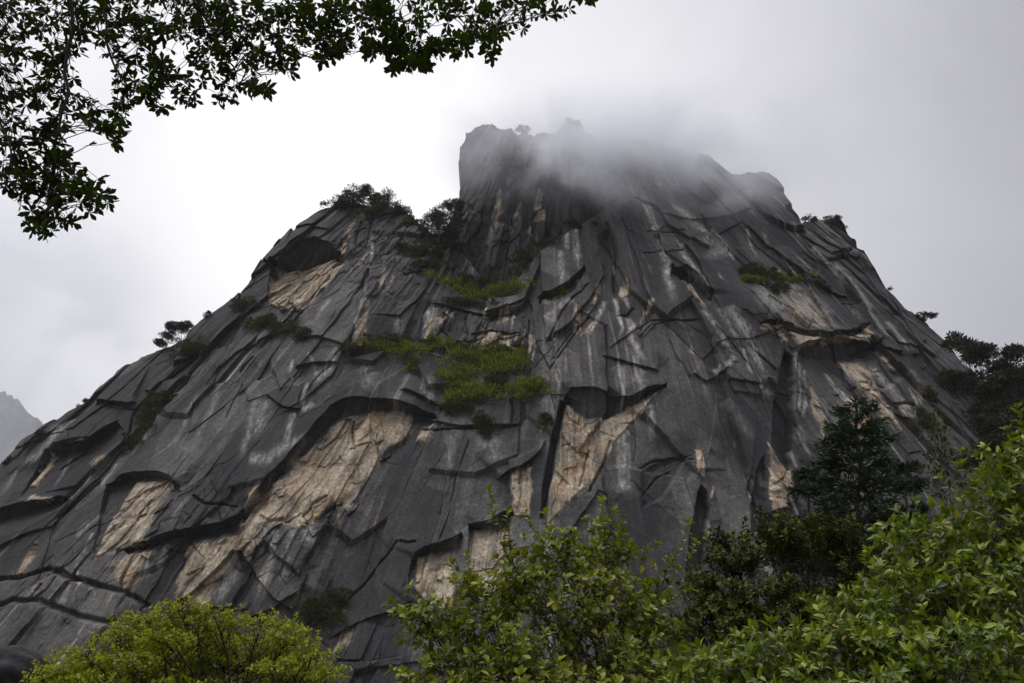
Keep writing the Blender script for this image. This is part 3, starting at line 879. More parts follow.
# --- washed pale runs
for line, wd, k in (
        ([(640, 196), (650, 220), (660, 245), (664, 262), (668, 290), (672, 318)], .9, .75),
        ([(672, 205), (690, 222), (708, 236), (724, 246)], 1.6, .5), ([(710, 229), (724, 246), (738, 264)], .45, .8),
        ([(700, 248), (716, 240), (722, 252), (700, 262)], 1.6, .45),
        ([(680, 242), (684, 258), (692, 268), (700, 282)], .7, .7),
        ([(575, 228), (577, 245), (577, 270)], .7, .6), ([(566, 232), (567, 252)], .5, .5), ([(560, 250), (562, 280), (562, 300)], .8, .45),
        ([(724, 308), (738, 325), (750, 345), (760, 368), (770, 388)], 1.6, .65), ([(716, 310), (730, 335), (740, 350)], .6, .5),
        ([(741, 350), (745, 366), (750, 382)], .4, .7),
        ([(628, 318), (632, 345), (640, 362), (650, 370)], .7, .6), ([(614, 290), (618, 318), (621, 332), (618, 345)], .35, .8), ([(623, 294), (628, 312)], .35, .8),
        ([(700, 312), (712, 326), (722, 345), (735, 360)], .7, .55),
        ([(640, 372), (636, 385), (650, 392)], 1.0, .35), ([(620, 368), (622, 395)], 1.2, .35),
        ([(720, 378), (715, 374), (728, 366), (736, 356)], .6, .7),
        ([(650, 405), (651, 425), (650, 445)], .6, .6), ([(624, 440), (623, 470), (624, 505)], 1.2, .45), ([(628, 430), (615, 445)], .8, .5),
        ([(793, 352), (793, 380), (794, 420)], .45, .95), ([(798, 360), (799, 392), (798, 418)], .4, .8), ([(803, 368), (805, 400), (801, 425)], .4, .7),
        ([(797, 425), (806, 445), (814, 460)], .6, .7), ([(790, 450), (796, 470)], .4, .6),
        ([(776, 330), (796, 350), (790, 345)], .7, .6),
        ([(810, 247), (830, 270), (850, 296)], .6, .7), ([(832, 262), (848, 282), (862, 302), (872, 325)], .9, .6), ([(862, 308), (876, 328), (892, 346)], .7, .6),
        ([(826, 236), (842, 250)], .6, .5), ([(745, 230), (752, 248), (758, 262)], .4, .5), ([(852, 310), (860, 325)], .4, .5),
        ([(884, 322), (900, 345), (912, 358)], .8, .55), ([(870, 366), (890, 392), (916, 425), (935, 450)], 1.2, .45), ([(905, 370), (925, 400), (950, 440)], .8, .35),
        ([(835, 388), (848, 400), (858, 425)], .8, .5), ([(845, 430), (862, 460)], 1.0, .45),
        ([(430, 405), (432, 392), (430, 374)], .6, .45), ([(424, 398), (425, 378)], .6, .5), ([(372, 372), (368, 390)], 1.5, .4), ([(360, 365), (372, 378), (365, 395)], 1.2, .35),
        ([(310, 385), (306, 402), (303, 412)], .4, .7), ([(315, 405), (308, 412), (302, 410)], .7, .6), ([(296, 415), (290, 440), (284, 460)], .5, .6),
        ([(258, 400), (252, 430), (245, 460), (252, 462)], .7, .45), ([(268, 400), (262, 425), (255, 445)], 1.6, .35), ([(250, 462), (272, 461), (290, 448), (314, 436)], 1.0, .55),
        ([(200, 395), (190, 410), (176, 440), (150, 462)], .6, .4), ([(220, 390), (204, 430), (190, 470)], .9, .3), ([(160, 410), (142, 440), (124, 462)], .6, .4),
        ([(64, 425), (54, 445), (40, 460), (22, 465)], 1.2, .6), ([(90, 395), (80, 408)], .5, .5), ([(20, 470), (8, 490), (0, 500)], .8, .4),
        ([(112, 455), (90, 478), (70, 496), (56, 510)], .7, .5), ([(118, 462), (104, 480), (96, 492)], .7, .45),
        ([(70, 458), (62, 475), (55, 490)], .3, .6), ([(104, 515), (86, 528), (74, 540)], .7, .4), ([(95, 532), (84, 556)], .4, .6), ([(135, 488), (124, 510), (122, 520)], .5, .5),
        ([(70, 584), (64, 600), (58, 606)], .7, .35), ([(92, 582), (100, 600)], .5, .3),
        ([(268, 530), (264, 545)], 1.0, .5), ([(315, 528), (312, 542), (305, 550)], 1.0, .5), ([(300, 530), (290, 560), (282, 590)], .8, .3), ([(280, 530), (272, 570), (262, 605)], .8, .3),
        ([(160, 542), (150, 565), (142, 590)], .8, .4), ([(172, 545), (158, 575)], .6, .35), ([(240, 570), (226, 590), (216, 605)], 1.0, .4),
        ([(470, 260), (474, 276), (470, 295)], .9, .5), ([(368, 285), (362, 310), (354, 340)], .5, .6), ([(372, 240), (374, 262), (371, 280)], .6, .5),
        ([(430, 310), (426, 330), (420, 348)], .5, .6), ([(436, 310), (432, 335)], .4, .5), ([(399, 320), (396, 342)], .8, .35), ([(384, 270), (388, 300)], 1.2, .25),
        ([(310, 355), (318, 375), (322, 385)], .5, .4), ([(340, 358), (330, 372), (310, 392)], .8, .5), ([(290, 375), (296, 360)], .5, .5), ([(332, 300), (318, 320), (300, 336)], .8, .4),
        ([(606, 300), (596, 322), (584, 338)], .5, .6), ([(572, 300), (556, 312), (548, 330)], 1.0, .5), ([(545, 320), (553, 312)], .6, .4),
        ([(556, 372), (558, 390), (556, 398)], .5, .5), ([(480, 435), (484, 455)], 1.0, .3), ([(495, 432), (492, 470)], 1.2, .3), ([(450, 436), (446, 480)], 1.2, .25),
        ([(755, 385), (764, 392), (775, 396)], .9, .55), ([(722, 400), (738, 420), (752, 445)], 1.2, .3), ([(760, 470), (764, 500)], .5, .3),
        ([(735, 200), (748, 196), (742, 210)], 1.2, .4), ([(760, 236), (768, 250)], .5, .4), ([(790, 225), (800, 240)], .5, .4)):
    F.streak(line, wd * 1.2, min(1.0, k * 1.3))
# scattered natural runs
ph = F.phi * 200
sn = fbm(ph * 0.5, Z * 0.025, 4, 75)
F.pale = np.maximum(F.pale, 0.65 * smooth(0.20, 0.50, sn) * smooth(-0.1, 0.3, fbm(X * 0.03, Z * 0.03, 2, 79)))
F.stain = np.maximum(F.stain, 0.8 * smooth(0.12, 0.45, fbm(ph * 0.22 + 40, Z * 0.012, 4, 85)))
F.pale = np.maximum(F.pale, 0.08 * smooth(0.1, 1.0, t1) + 0.10 * smooth(0.3, 1, t2))
F.stain = np.maximum(F.stain, 0.22 * smooth(0.1, 1.0, -t1) + 0.2 * smooth(0.3, 1, -t2))
F.pale *= 1 - 0.7 * F.stain
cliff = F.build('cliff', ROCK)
tag(cliff, 'huge dark granite cliff streaked with pale runs and buff patches under its roofs', 'cliff')

# ------------------------------------------------------------------ the summit tower behind
TCREST = [(462, 133), (466, 129), (480, 129), (496, 127), (510, 129), (516, 133), (526, 134), (540, 134), (552, 133), (560, 128), (568, 124), (578, 124), (588, 131), (600, 142), (612, 138), (622, 139), (640, 141), (660, 146), (680, 152)]
tw = Face(S_tower, TCREST, 62.0, 420, 420)
# its western side is an undercut arete: trim columns to the outline
X, Z = tw.WX, tw.WZ
tw.fracture(8, 26, 0.9, 0.10, 11, 1.0, 0.8, 0.05)
tw.fracture(4, 9, 0.45, 0.12, 12, 1.0, 0.5, 0.06)
tw.fracture(1.8, 4, 0.15, 0.12, 13, 1.0, 0.2, 0.06)
tw.blocks(9, 30, 1.6, 5, .06, .5)
tw.blocks(4, 10, .7, 6, .08, .5)
tw.h += 0.5 * fbm(X * 0.09, Z * 0.04, 3, 141) + 0.25 * fbm(X * 0.4, Z * 0.2, 4, 145)
for line, H, L in (([(470, 170), (490, 168), (515, 172), (545, 176)], .8, 8), ([(500, 128), (500, 170), (494, 230), (490, 280)], 1.2, 6), ([(520, 180), (524, 230), (530, 290)], -1.2, 5), ([(548, 180), (548, 230), (552, 270)], 1.3, 5), ([(470, 200), (478, 240), (470, 280)], 1.0, 4)):
    tw.step(line, H, L)
for poly, k in (([(494, 214), (500, 200), (506, 216), (504, 230), (494, 226)], .7), ([(508, 226), (512, 212), (518, 214), (516, 236), (508, 238)], .6), ([(535, 206), (546, 215), (548, 224), (534, 224)], .7), ([(520, 236), (524, 224), (528, 238)], .7)):
    tw.mask('tan', poly, .7, k)
for line, wd, k in (([(472, 240), (470, 260), (466, 280)], 1.2, .5), ([(468, 205), (470, 225)], .7, .5), ([(500, 190), (498, 215), (496, 240)], .8, .5), ([(520, 205), (516, 232)], .8, .5), ([(540, 190), (538, 212)], .8, .5), ([(495, 232), (492, 250)], .6, .5), ([(528, 228), (532, 240)], .6, .5)):
    tw.streak(line, wd, k)
tower = tw.build('rock_tower', ROCK, back=30, edge=[(466, 129), (466, 138), (461, 152), (459, 170), (461, 186), (459, 200), (452, 216), (440, 240), (430, 262)])
tag(tower, 'square topped grey granite tower fading into cloud at the summit', 'rock tower')
# ------------------------------------------------------------------ plant helpers
def unit(v):
    return v / (np.linalg.norm(v, axis=-1, keepdims=True) + 1e-9)


def leaf_arrays(P, D, N, L, W, fold=0.22, droop=0.15, obovate=True):
    """folded, slightly curved leaves; returns verts, loops, face sizes"""
    n = len(P)
    D = unit(D)
    N = unit(N - (N * D).sum(-1, keepdims=True) * D)
    S = np.cross(D, N)
    L = np.broadcast_to(L, (n,))[:, None]
    W = np.broadcast_to(W, (n,))[:, None] * 0.5

    def pt(t, s, up):
        return P + D * L * t + S * W * s + N * (W * up - L * droop * t * t)
    w1, w2 = (0.62, 1.0) if obovate else (1.0, 0.78)
    V = np.stack([pt(0, 0, 0), pt(.36, -w1, fold), pt(.38, 0, 0), pt(.36, w1, fold), pt(.70, -w2, fold), pt(.72, 0, 0), pt(.70, w2, fold), pt(1, 0, .05)], 1).reshape(-1, 3)
    base = (np.arange(n) * 8)[:, None]
    pat = np.array([0, 2, 1, 0, 3, 2, 1, 2, 5, 4, 2, 3, 6, 5, 4, 5, 7, 5, 6, 7])
    loops = (base + pat[None]).ravel()
    tot = np.tile(np.array([3, 3, 4, 4, 3, 3]), n)
    return V, loops, tot


def blade_arrays(P, D, N, L, W):
    """small four-cornered leaflets or needle tufts, bent along the middle"""
    n = len(P)
    D = unit(D)
    N = unit(N - (N * D).sum(-1, keepdims=True) * D)
    S = np.cross(D, N)
    L = np.broadcast_to(L, (n,))[:, None]
    W = np.broadcast_to(W, (n,))[:, None] * 0.5
    V = np.stack([P, P + D * L * .5 - S * W + N * W * .4, P + D * L, P + D * L * .5 + S * W + N * W * .4], 1).reshape(-1, 3)
    b = (np.arange(n) * 4)[:, None]
    loops = (b + np.array([0, 3, 2, 0, 2, 1])[None]).ravel()
    return V, loops, np.full(2 * n, 3)


def tubes(lines, sides=5):
    """tapered limbs: list of (points, radii)"""
    Vs, Ls = [], []
    off = 0
    an = np.arange(sides) / sides * 2 * math.pi
    for pts, rad in lines:
        pts = np.asarray(pts, float)
        n = len(pts)
        rad = np.broadcast_to(rad, (n,))
        t = unit(np.gradient(pts, axis=0))
        ref = np.array([0.31, 0.93, 0.17])
        a = unit(np.cross(t, ref))
        b = np.cross(t, a)
        ring = pts[:, None] + rad[:, None, None] * (a[:, None] * np.cos(an)[None, :, None] + b[:, None] * np.sin(an)[None, :, None])
        Vs.append(ring.reshape(-1, 3))
        i = np.arange(n - 1)[:, None] * sides
        j = np.arange(sides)[None]
        k = (j + 1) % sides
        q = np.stack([i + j, i + k, i + sides + k, i + sides + j], -1).reshape(-1, 4) + off
        Ls.append(q)
        off += n * sides
    return np.concatenate(Vs), np.concatenate(Ls)


def curve(a, b, n=6, bow=(0, 0, 0), wob=0.0, rg=rng):
    t = np.linspace(0, 1, n)[:, None]
    p = a + (np.asarray(b) - a) * t + np.asarray(bow)[None] * (4 * t * (1 - t))
    if wob:
        q = rg.normal(0, wob, (n, 3))
        q[0] = 0
        q[-1] = 0
        p = p + q
    return p


def leaf_material(name, stops, rough=0.45, trans=0.25, tcol=(0.25, 0.34, 0.03), spec=0.5):
    m, nt = new_mat(name)
    geo = nd(nt, 'ShaderNodeNewGeometry')
    c = ramp(nt, geo.outputs['Random Per Island'], stops)
    b = nd(nt, 'ShaderNodeBsdfPrincipled', {'Base Color': c, 'Roughness': rough})
    b.inputs['Specular IOR Level'].default_value = spec
    t = nd(nt, 'ShaderNodeBsdfTranslucent', {'Color': mixc(nt, 0.5, c, (*tcol, 1))})
    mx = nd(nt, 'ShaderNodeMixShader', {0: trans, 1: b.outputs[0], 2: t.outputs[0]})
    nd(nt, 'ShaderNodeOutputMaterial', {0: mx.outputs[0]})
    return m


def bark_material(name, col):
    m, nt = new_mat(name)
    tc = nd(nt, 'ShaderNodeTexCoord')
    n = nd(nt, 'ShaderNodeTexNoise', {'Vector': tc.outputs['Object'], 'Scale': 14.0, 'Detail': 5.0})
    c = mixc(nt, n.outputs[0], tuple(x * .55 for x in col), tuple(x * 1.5 for x in col))
    bp = nd(nt, 'ShaderNodeBump', {'Height': n.outputs[0], 'Strength': .6, 'Distance': .02})
    b = nd(nt, 'ShaderNodeBsdfPrincipled', {'Base Color': c, 'Roughness': .9, 'Normal': bp.outputs[0]})
    nd(nt, 'ShaderNodeOutputMaterial', {0: b.outputs[0]})
    return m


BARK = bark_material('bark', (0.05, 0.042, 0.034))
BARK_DARK = bark_material('dark_bark', (0.014, 0.012, 0.010))
BARK_PALE = bark_material('pale_bark', (0.13, 0.12, 0.10))
M_LIME = leaf_material('lime_leaves', [(0, (.05, .075, .006)), (.35, (.14, .18, .008)), (.75, (.25, .28, .010)), (1, (.36, .36, .02))], .6, .4, (.46, .50, .01), .25)
M_MID = leaf_material('fresh_leaves', [(0, (.040, .055, .008)), (.35, (.095, .125, .009)), (.75, (.18, .215, .012)), (.92, (.28, .29, .02)), (1, (.30, .24, .05))], .34, .24, (.36, .44, .010), .28)
M_DEEP = leaf_material('glossy_leaves', [(0, (.035, .055, .008)), (.4, (.085, .125, .009)), (.8, (.16, .205, .012)), (.95, (.25, .27, .02)), (1, (.27, .22, .05))], .34, .22, (.30, .42, .010), .28)
M_OLIVE = leaf_material('olive_leaves', [(0, (.024, .030, .007)), (.5, (.052, .064, .009)), (.85, (.09, .10, .014)), (1, (.14, .13, .02))], .7, .12, (.12, .13, .02), .15)
M_CONIFER = leaf_material('conifer_needles', [(0, (.022, .034, .020)), (.6, (.046, .066, .036)), (1, (.09, .12, .06))], .7, .08, (.05, .09, .05), .15)
M_PINE = leaf_material('pine_needles', [(0, (.020, .027, .014)), (.6, (.038, .048, .024)), (1, (.066, .078, .038))], .7, .06, (.06, .08, .03), .15)
M_BACKLIT_DARK = leaf_material('backlit_darkened_leaves', [(0, (.007, .009, .004)), (.7, (.013, .018, .005)), (.93, (.022, .032, .006)), (1, (.05, .075, .008))], .75, .12, (.16, .26, .005), .08)  # base colour lowered to near black for the silhouette against bright sky
M_GRASS = leaf_material('ledge_grass', [(0, (.030, .040, .010)), (.35, (.11, .13, .012)), (.75, (.24, .26, .02)), (1, (.36, .34, .05))], .8, .25, (.22, .30, .02), .1)
M_DULL = leaf_material('ledge_scrub', [(0, (.022, .028, .010)), (.5, (.050, .060, .017)), (1, (.11, .115, .035))], .8, .12, (.10, .13, .02), .1)


def plant(name, label, cat, base, group=None):
    o = bpy.data.objects.new(name, None)
    o.empty_display_size = 0.2
    o.location = base
    link(o)
    return tag(o, label, cat, group)


def child_mesh(root, name, V, loops, tot, mat, smooth=True):
    base = np.array(root.location)
    return obj(name, np_mesh(name, V - base, loops, tot, mat, smooth), root)


def broadleaf(name, label, cat, base, clumps, shoots, mat, leaf, leafw, seed, per_m3=60, bark=BARK, obov=True, trunk_r=0.03, step=0.035, small=False, nleaf=5, up=0.35, stems=1, names=('trunk', 'crown'), droop=.15):
    """stems from the base to each clump, twigs through each clump, leaves in spirals along the twigs.
    clumps: (px, py, y, rx, ry, rz, twigs); shoots: (px, py, y) tips of long free twigs"""
    rg = np.random.default_rng(seed)
    base = np.asarray(base, float)
    root = plant(name, label, cat, base)
    lines, LP, LD, LN, LL = [], [], [], [], []
    cents = []
    for cl in clumps:
        px, py, y, rx, ry, rz, nt_ = cl
        c = at(px, py, y)
        cents.append(c)
        foot = base + np.array([rg.normal(0, .08), rg.normal(0, .08), 0]) * stems
        st = curve(foot, c - np.array([0, 0, rz * .3]), 9, (rg.normal(0, .1), rg.normal(0, .1), .12 * np.linalg.norm(c - foot)), .02 * np.linalg.norm(c - foot) * .5, rg)
        lines.append((st, np.linspace(trunk_r, trunk_r * .3, 9)))
        for k in range(nt_):
            d = unit(rg.normal(0, 1, 3) + np.array([0, 0, .25]))
            tip = c + d * np.array([rx, ry, rz]) * rg.uniform(.45, 1.12) ** .7
            s0 = st[rg.integers(5, 9)] * .6 + c * .4 + d * np.array([rx, ry, rz]) * .1 + rg.normal(0, .06, 3) * rx
            ln = np.linalg.norm(tip - s0)
            tw_ = curve(s0, tip, 6, (0, 0, -.10 * ln if rg.random() < .5 else .14 * ln), .03 * ln, rg)
            lines.append((tw_, np.linspace(trunk_r * .22, trunk_r * .07, 6)))
            add_leaves(rg, tw_, LP, LD, LN, LL, step, nleaf, up, .35)
    cents = np.array(cents)
    for (px, py, y) in shoots:
        tip = at(px, py, y)
        c = cents[np.argmin(np.linalg.norm(cents - tip, axis=1))]
        ln = np.linalg.norm(tip - c)
        tw_ = curve(c, tip, 9, (0, 0, -.10 * ln), .02 * ln, rg)
        lines.append((tw_, np.linspace(trunk_r * .35, trunk_r * .09, 9)))
        add_leaves(rg, tw_, LP, LD, LN, LL, step * .8, nleaf, up, .25)
    V, q = tubes(lines)
    child_mesh(root, names[0], V, q, 4, bark)
    P, D, N = np.array(LP), np.array(LD), np.array(LN)
    L = leaf * np.array(LL)
    if small:
        V, l, t = blade_arrays(P, D, N, L, L * leafw / leaf)
    else:
        V, l, t = leaf_arrays(P, D, N, L, L * leafw / leaf, .22, droop, obov)
    child_mesh(root, names[1], V, l, t, mat, False)
    return root


def add_leaves(rg, tw_, LP, LD, LN, LL, step, nleaf, up, start):
    seg = np.linalg.norm(np.diff(tw_, axis=0), axis=1)
    tot = seg.sum()
    cum = np.concatenate([[0], np.cumsum(seg)]) / tot
    a = rg.uniform(0, 6.28)
    n = max(1, int(tot * (1 - start) / step))
    for k in range(n + 1):
        f = start + (1 - start) * k / n
        p = np.array([np.interp(f, cum, tw_[:, i]) for i in range(3)])
        i = min(np.searchsorted(cum, f), len(tw_) - 1)
        t = unit(tw_[max(i, 1)] - tw_[max(i, 1) - 1])
        m = nleaf if k == n else 1
        for q in range(m):
            a += 2.4
            s = unit(np.cross(t, [0.2, 0.1, 1.0]))
            b = np.cross(t, s)
            r_ = s * math.cos(a) + b * math.sin(a)
            d = t * (.55 if m == 1 else .7) + r_ * .85 + np.array([0, 0, rg.normal(.05, .2)])
            nn = t * .7 + np.array([0, 0, up]) + np.array([0, 0, .4]) - r_ * .2 + rg.normal(0, .22, 3)
            LP.append(p)
            LD.append(d)
            LN.append(nn)
            LL.append(rg.uniform(.6, 1.15))


# ------------------------------------------------------------------ ground
def ground_mat():
    m, nt = new_mat('forest_floor')
    g = nd(nt, 'ShaderNodeNewGeometry')
    n = nd(nt, 'ShaderNodeTexNoise', {'Vector': g.outputs['Position'], 'Scale': .8, 'Detail': 8.0, 'Roughness': .65})
    c = ramp(nt, n.outputs[0], [(.35, (.022, .020, .013)), (.5, (.035, .042, .016)), (.65, (.055, .06, .022)), (.75, (.07, .06, .04))])
    bp = nd(nt, 'ShaderNodeBump', {'Height': n.outputs[0], 'Strength': .8, 'Distance': .2})
    b = nd(nt, 'ShaderNodeBsdfPrincipled', {'Base Color': c, 'Roughness': .95, 'Normal': bp.outputs[0]})
    nd(nt, 'ShaderNodeOutputMaterial', {0: b.outputs[0]})
    return m


GROUND = ground_mat()


def terrain(name, x0, x1, y0, y1, nx, ny, fn, mat):
    xs, ys = np.linspace(x0, x1, nx), np.linspace(y0, y1, ny)
    Xg, Yg = np.meshgrid(xs, ys)
    Zg = fn(Xg, Yg)
    idx = np.arange(nx * ny).reshape(ny, nx)
    q = np.stack([idx[:-1, :-1], idx[:-1, 1:], idx[1:, 1:], idx[1:, :-1]], -1).reshape(-1, 4)
    o = obj(name, np_mesh(name, np.stack([Xg, Yg, Zg], -1).reshape(-1, 3), q, 4, mat))
    return tag(o, kind='structure')


def ground_z(x, y):
    d = np.hypot(x, y)
    s = np.clip((d - 8) / 120, 0, 1)
    return (0.25 * gnoise(x * .12, y * .12, 91) + 1.2 * gnoise(x * .02, y * .02, 92) * s) * np.clip(d / 10, 0, 1) - 0.1 * s


terrain('ground', -1500, 1500, -1200, 1800, 301, 301, lambda x, y: ground_z(x, y) - 0.02, GROUND)


def slope_z(x, y):
    return 47 * np.exp(-((x - 118) / 34) ** 2 - ((y - 138) / 40) ** 2) - 3 + 1.2 * gnoise(x * .06, y * .06, 94)


terrain('hillside', 55, 260, 60, 280, 90, 90, slope_z, GROUND)

# ------------------------------------------------------------------ near shrubs and trees
broadleaf('shrub', 'yellow green small leaved shrub in flat layered pads below the western slabs', 'shrub', (-3.6, 11.2, 0),
          [(182, 612, 11.0, .42, .40, .16, 46), (150, 622, 11.0, .45, .40, .16, 46), (218, 618, 11.1, .45, .40, .16, 44), (262, 622, 11.2, .50, .4, .13, 44), (290, 636, 11.0, .40, .4, .13, 36), (118, 636, 10.8, .42, .4, .16, 40),
           (88, 656, 10.7, .45, .4, .15, 40), (58, 674, 10.6, .42, .4, .13, 34), (312, 654, 10.9, .36, .4, .12, 30), (332, 674, 10.8, .25, .3, .10, 22), (165, 640, 10.6, .4, .3, .12, 34), (130, 658, 10.4, .4, .3, .13, 34), (95, 682, 10.4, .5, .3, .14, 34), (280, 668, 10.6, .5, .3, .10, 34),
           (200, 634, 11.4, .6, .4, .15, 30), (180, 684, 10.4, .4, .3, .10, 24), (240, 660, 11.8, .9, .5, .2, 130), (300, 672, 11.9, .5, .5, .16, 80), (170, 668, 11.7, .7, .5, .22, 110), (110, 672, 11.4, .6, .4, .16, 80), (240, 690, 11.5, .9, .5, .2, 90), (215, 642, 11.9, .7, .4, .14, 90), (275, 646, 12.0, .5, .4, .13, 70), (160, 645, 11.9, .6, .4, .16, 80), (60, 684, 11.2, .5, .4, .13, 50)],
          [(35, 662, 10.6), (110, 618, 10.9), (128, 612, 10.9), (205, 600, 11.1), (240, 606, 11.1), (272, 610, 11.2), (318, 632, 11), (70, 648, 10.7), (50, 658, 10.6), (92, 634, 10.8), (345, 668, 10.8), (186, 596, 11), (166, 602, 11), (296, 616, 11.2), (340, 650, 11)], M_LIME, .058, .032, 11, obov=True, trunk_r=.022, step=.019, nleaf=5, up=.5, bark=BARK_DARK)
broadleaf('shrub', 'open leafy shrub with upright yellow green shoots in front of the buff columns', 'shrub', (0.35, 5.7, 0),
          [(560, 600, 5.6, .50, .45, .34, 60), (478, 602, 5.4, .30, .35, .2, 34), (432, 622, 5.3, .24, .3, .14, 26), (622, 600, 5.8, .34, .4, .28, 40), (556, 552, 5.7, .26, .3, .16, 28), (606, 545, 5.8, .2, .3, .15, 22), (500, 655, 5.3, .42, .4, .22, 52),
           (600, 665, 5.5, .46, .4, .24, 56), (655, 650, 5.7, .3, .35, .2, 34), (430, 672, 5.2, .28, .3, .13, 30), (540, 690, 5.1, .5, .4, .2, 50), (515, 570, 5.6, .16, .2, .15, 16), (650, 600, 5.9, .16, .2, .14, 14), (455, 700, 5.1, .3, .3, .16, 28), (640, 700, 5.3, .4, .3, .2, 40)],
          [(489, 492, 5.6), (508, 512, 5.6), (526, 514, 5.6), (602, 500, 5.8), (613, 512, 5.8), (585, 520, 5.8), (655, 545, 5.8), (688, 524, 5.8), (696, 545, 5.8), (668, 560, 5.8), (390, 602, 5.3), (410, 588, 5.3), (452, 566, 5.4), (466, 556, 5.4), (392, 670, 5.2), (404, 640, 5.3), (545, 515, 5.7), (640, 560, 5.8), (510, 545, 5.6), (690, 590, 5.8)],
          M_MID, .062, .036, 12, trunk_r=.016, step=.018, nleaf=6, up=.3)
broadleaf('shrub', 'broad glossy green shrub that rises towards the eastern hillside', 'shrub', (2.3, 4.6, 0),
          [(985, 520, 5.0, .36, .4, .22, 56), (930, 548, 5.0, .36, .4, .20, 52), (1010, 590, 4.6, .42, .4, .26, 66), (900, 605, 4.8, .40, .4, .22, 56), (850, 642, 4.6, .36, .35, .17, 46), (785, 655, 4.6, .34, .3, .13, 40), (725, 668, 4.7, .30, .3, .11, 34), (960, 650, 4.4, .45, .4, .22, 60),
           (1030, 470, 5.0, .24, .4, .2, 36), (1050, 540, 4.8, .3, .4, .3, 40), (880, 690, 4.3, .5, .3, .16, 50), (800, 695, 4.4, .4, .3, .12, 40), (1040, 660, 4.2, .4, .3, .2, 40), (945, 590, 5.0, .45, .4, .2, 50), (690, 690, 4.8, .25, .3, .1, 24), (870, 620, 5.1, .4, .4, .15, 36)],
          [(1006, 430, 5.0), (1018, 408, 5.0), (985, 448, 5.0), (962, 466, 5.0), (1000, 455, 5.0), (940, 478, 5.0), (915, 500, 5.0), (898, 512, 5.0), (884, 538, 4.9), (868, 552, 4.9), (845, 590, 4.8), (820, 606, 4.7), (770, 622, 4.7), (735, 636, 4.7), (700, 648, 4.8), (965, 452, 5.1), (1024, 440, 4.9), (660, 665, 4.8), (805, 600, 4.8), (752, 628, 4.7), (915, 530, 5.0)],
          M_DEEP, .068, .031, 13, trunk_r=.016, step=.019, nleaf=6, up=.3, bark=BARK_PALE, obov=False)
broadleaf('small_tree', 'dull olive round topped small tree behind the glossy shrub', 'tree', (3.9, 13.4, 0),
          [(785, 536, 13, .62, .6, .36, 70), (735, 552, 13, .58, .6, .36, 62), (838, 540, 13.2, .55, .6, .38, 60), (862, 570, 13, .5, .6, .4, 50), (702, 590, 13, .42, .5, .3, 44), (760, 600, 12.6, .8, .6, .4, 76), (722, 622, 12.6, .6, .5, .3, 50), (825, 610, 12.8, .7, .6, .4, 56), (690, 625, 12.8, .4, .5, .25, 34), (780, 650, 12.4, 1, .6, .3, 50)],
          [(760, 510, 13), (790, 506, 13), (820, 512, 13), (718, 530, 13), (745, 520, 13), (850, 516, 13.2)], M_OLIVE, .095, .046, 14, trunk_r=.035, step=.014, nleaf=9, up=.4, names=('trunk', 'crown'))

# conifer: whorled drooping sprays on a straight trunk
def conifer(name, label, base, top, tiers, spread, seed, mat, tuft=.22, dens=1.0, up=-.12, irregular=.35):
    rg = np.random.default_rng(seed)
    base, top = np.asarray(base, float), np.asarray(top, float)
    root = plant(name, label, 'tree', base)
    H = np.linalg.norm(top - base)
    lines = [(curve(base, top, 10, (0, 0, 0), .01 * H, rg), np.linspace(.03 * H * .5, .004 * H, 10))]
    P, D, N = [], [], []
    for k in range(tiers):
        f = .22 + .78 * (k + rg.uniform(0, .6)) / tiers
        o = base + (top - base) * min(f, .995)
        nb = rg.integers(5, 8)
        for b in range(nb):
            a = b / nb * 6.283 + rg.uniform(-.4, .4)
            ln = spread * (1.04 - f) ** .75 * rg.uniform(1 - irregular, 1 + irregular)
            d = np.array([math.cos(a), math.sin(a), .25 + up])
            e = o + d * ln
            br = curve(o, e, 7, (0, 0, .10 * ln), .02 * ln, rg)
            br[-1] += [0, 0, .06 * ln]
            lines.append((br, np.linspace(.006 * H * .6, .002, 7)))
            nt_ = int(64 * dens * (ln / spread + .25))
            for q in range(nt_):
                g = rg.uniform(.15, 1) ** .8
                p = np.array([np.interp(g, np.linspace(0, 1, 7), br[:, i]) for i in range(3)])
                s = np.array([-math.sin(a), math.cos(a), 0]) * rg.choice([-1, 1])
                sd_ = unit(d * rg.uniform(.3, 1) + s * rg.uniform(.2, 1.1) + np.array([0, 0, rg.normal(.05, .25)]))
                sl = ln * .34 * (1.15 - g) + tuft
                m = max(2, int(sl / (tuft * .38)))
                for z_ in range(m):
                    P.append(p + sd_ * sl * z_ / m)
                    D.append(sd_ + rg.normal(0, .28, 3))
                    N.append(np.array([0, 0, 1]) + rg.normal(0, .35, 3))
    V, q = tubes(lines)
    child_mesh(root, 'trunk', V, q, 4, BARK)
    L = tuft * rg.uniform(.6, 1.2, len(P))
    V, l, t = blade_arrays(np.array(P), np.array(D), np.array(N), L, L * .30)
    child_mesh(root, 'crown', V, l, t, mat, False)
    return root


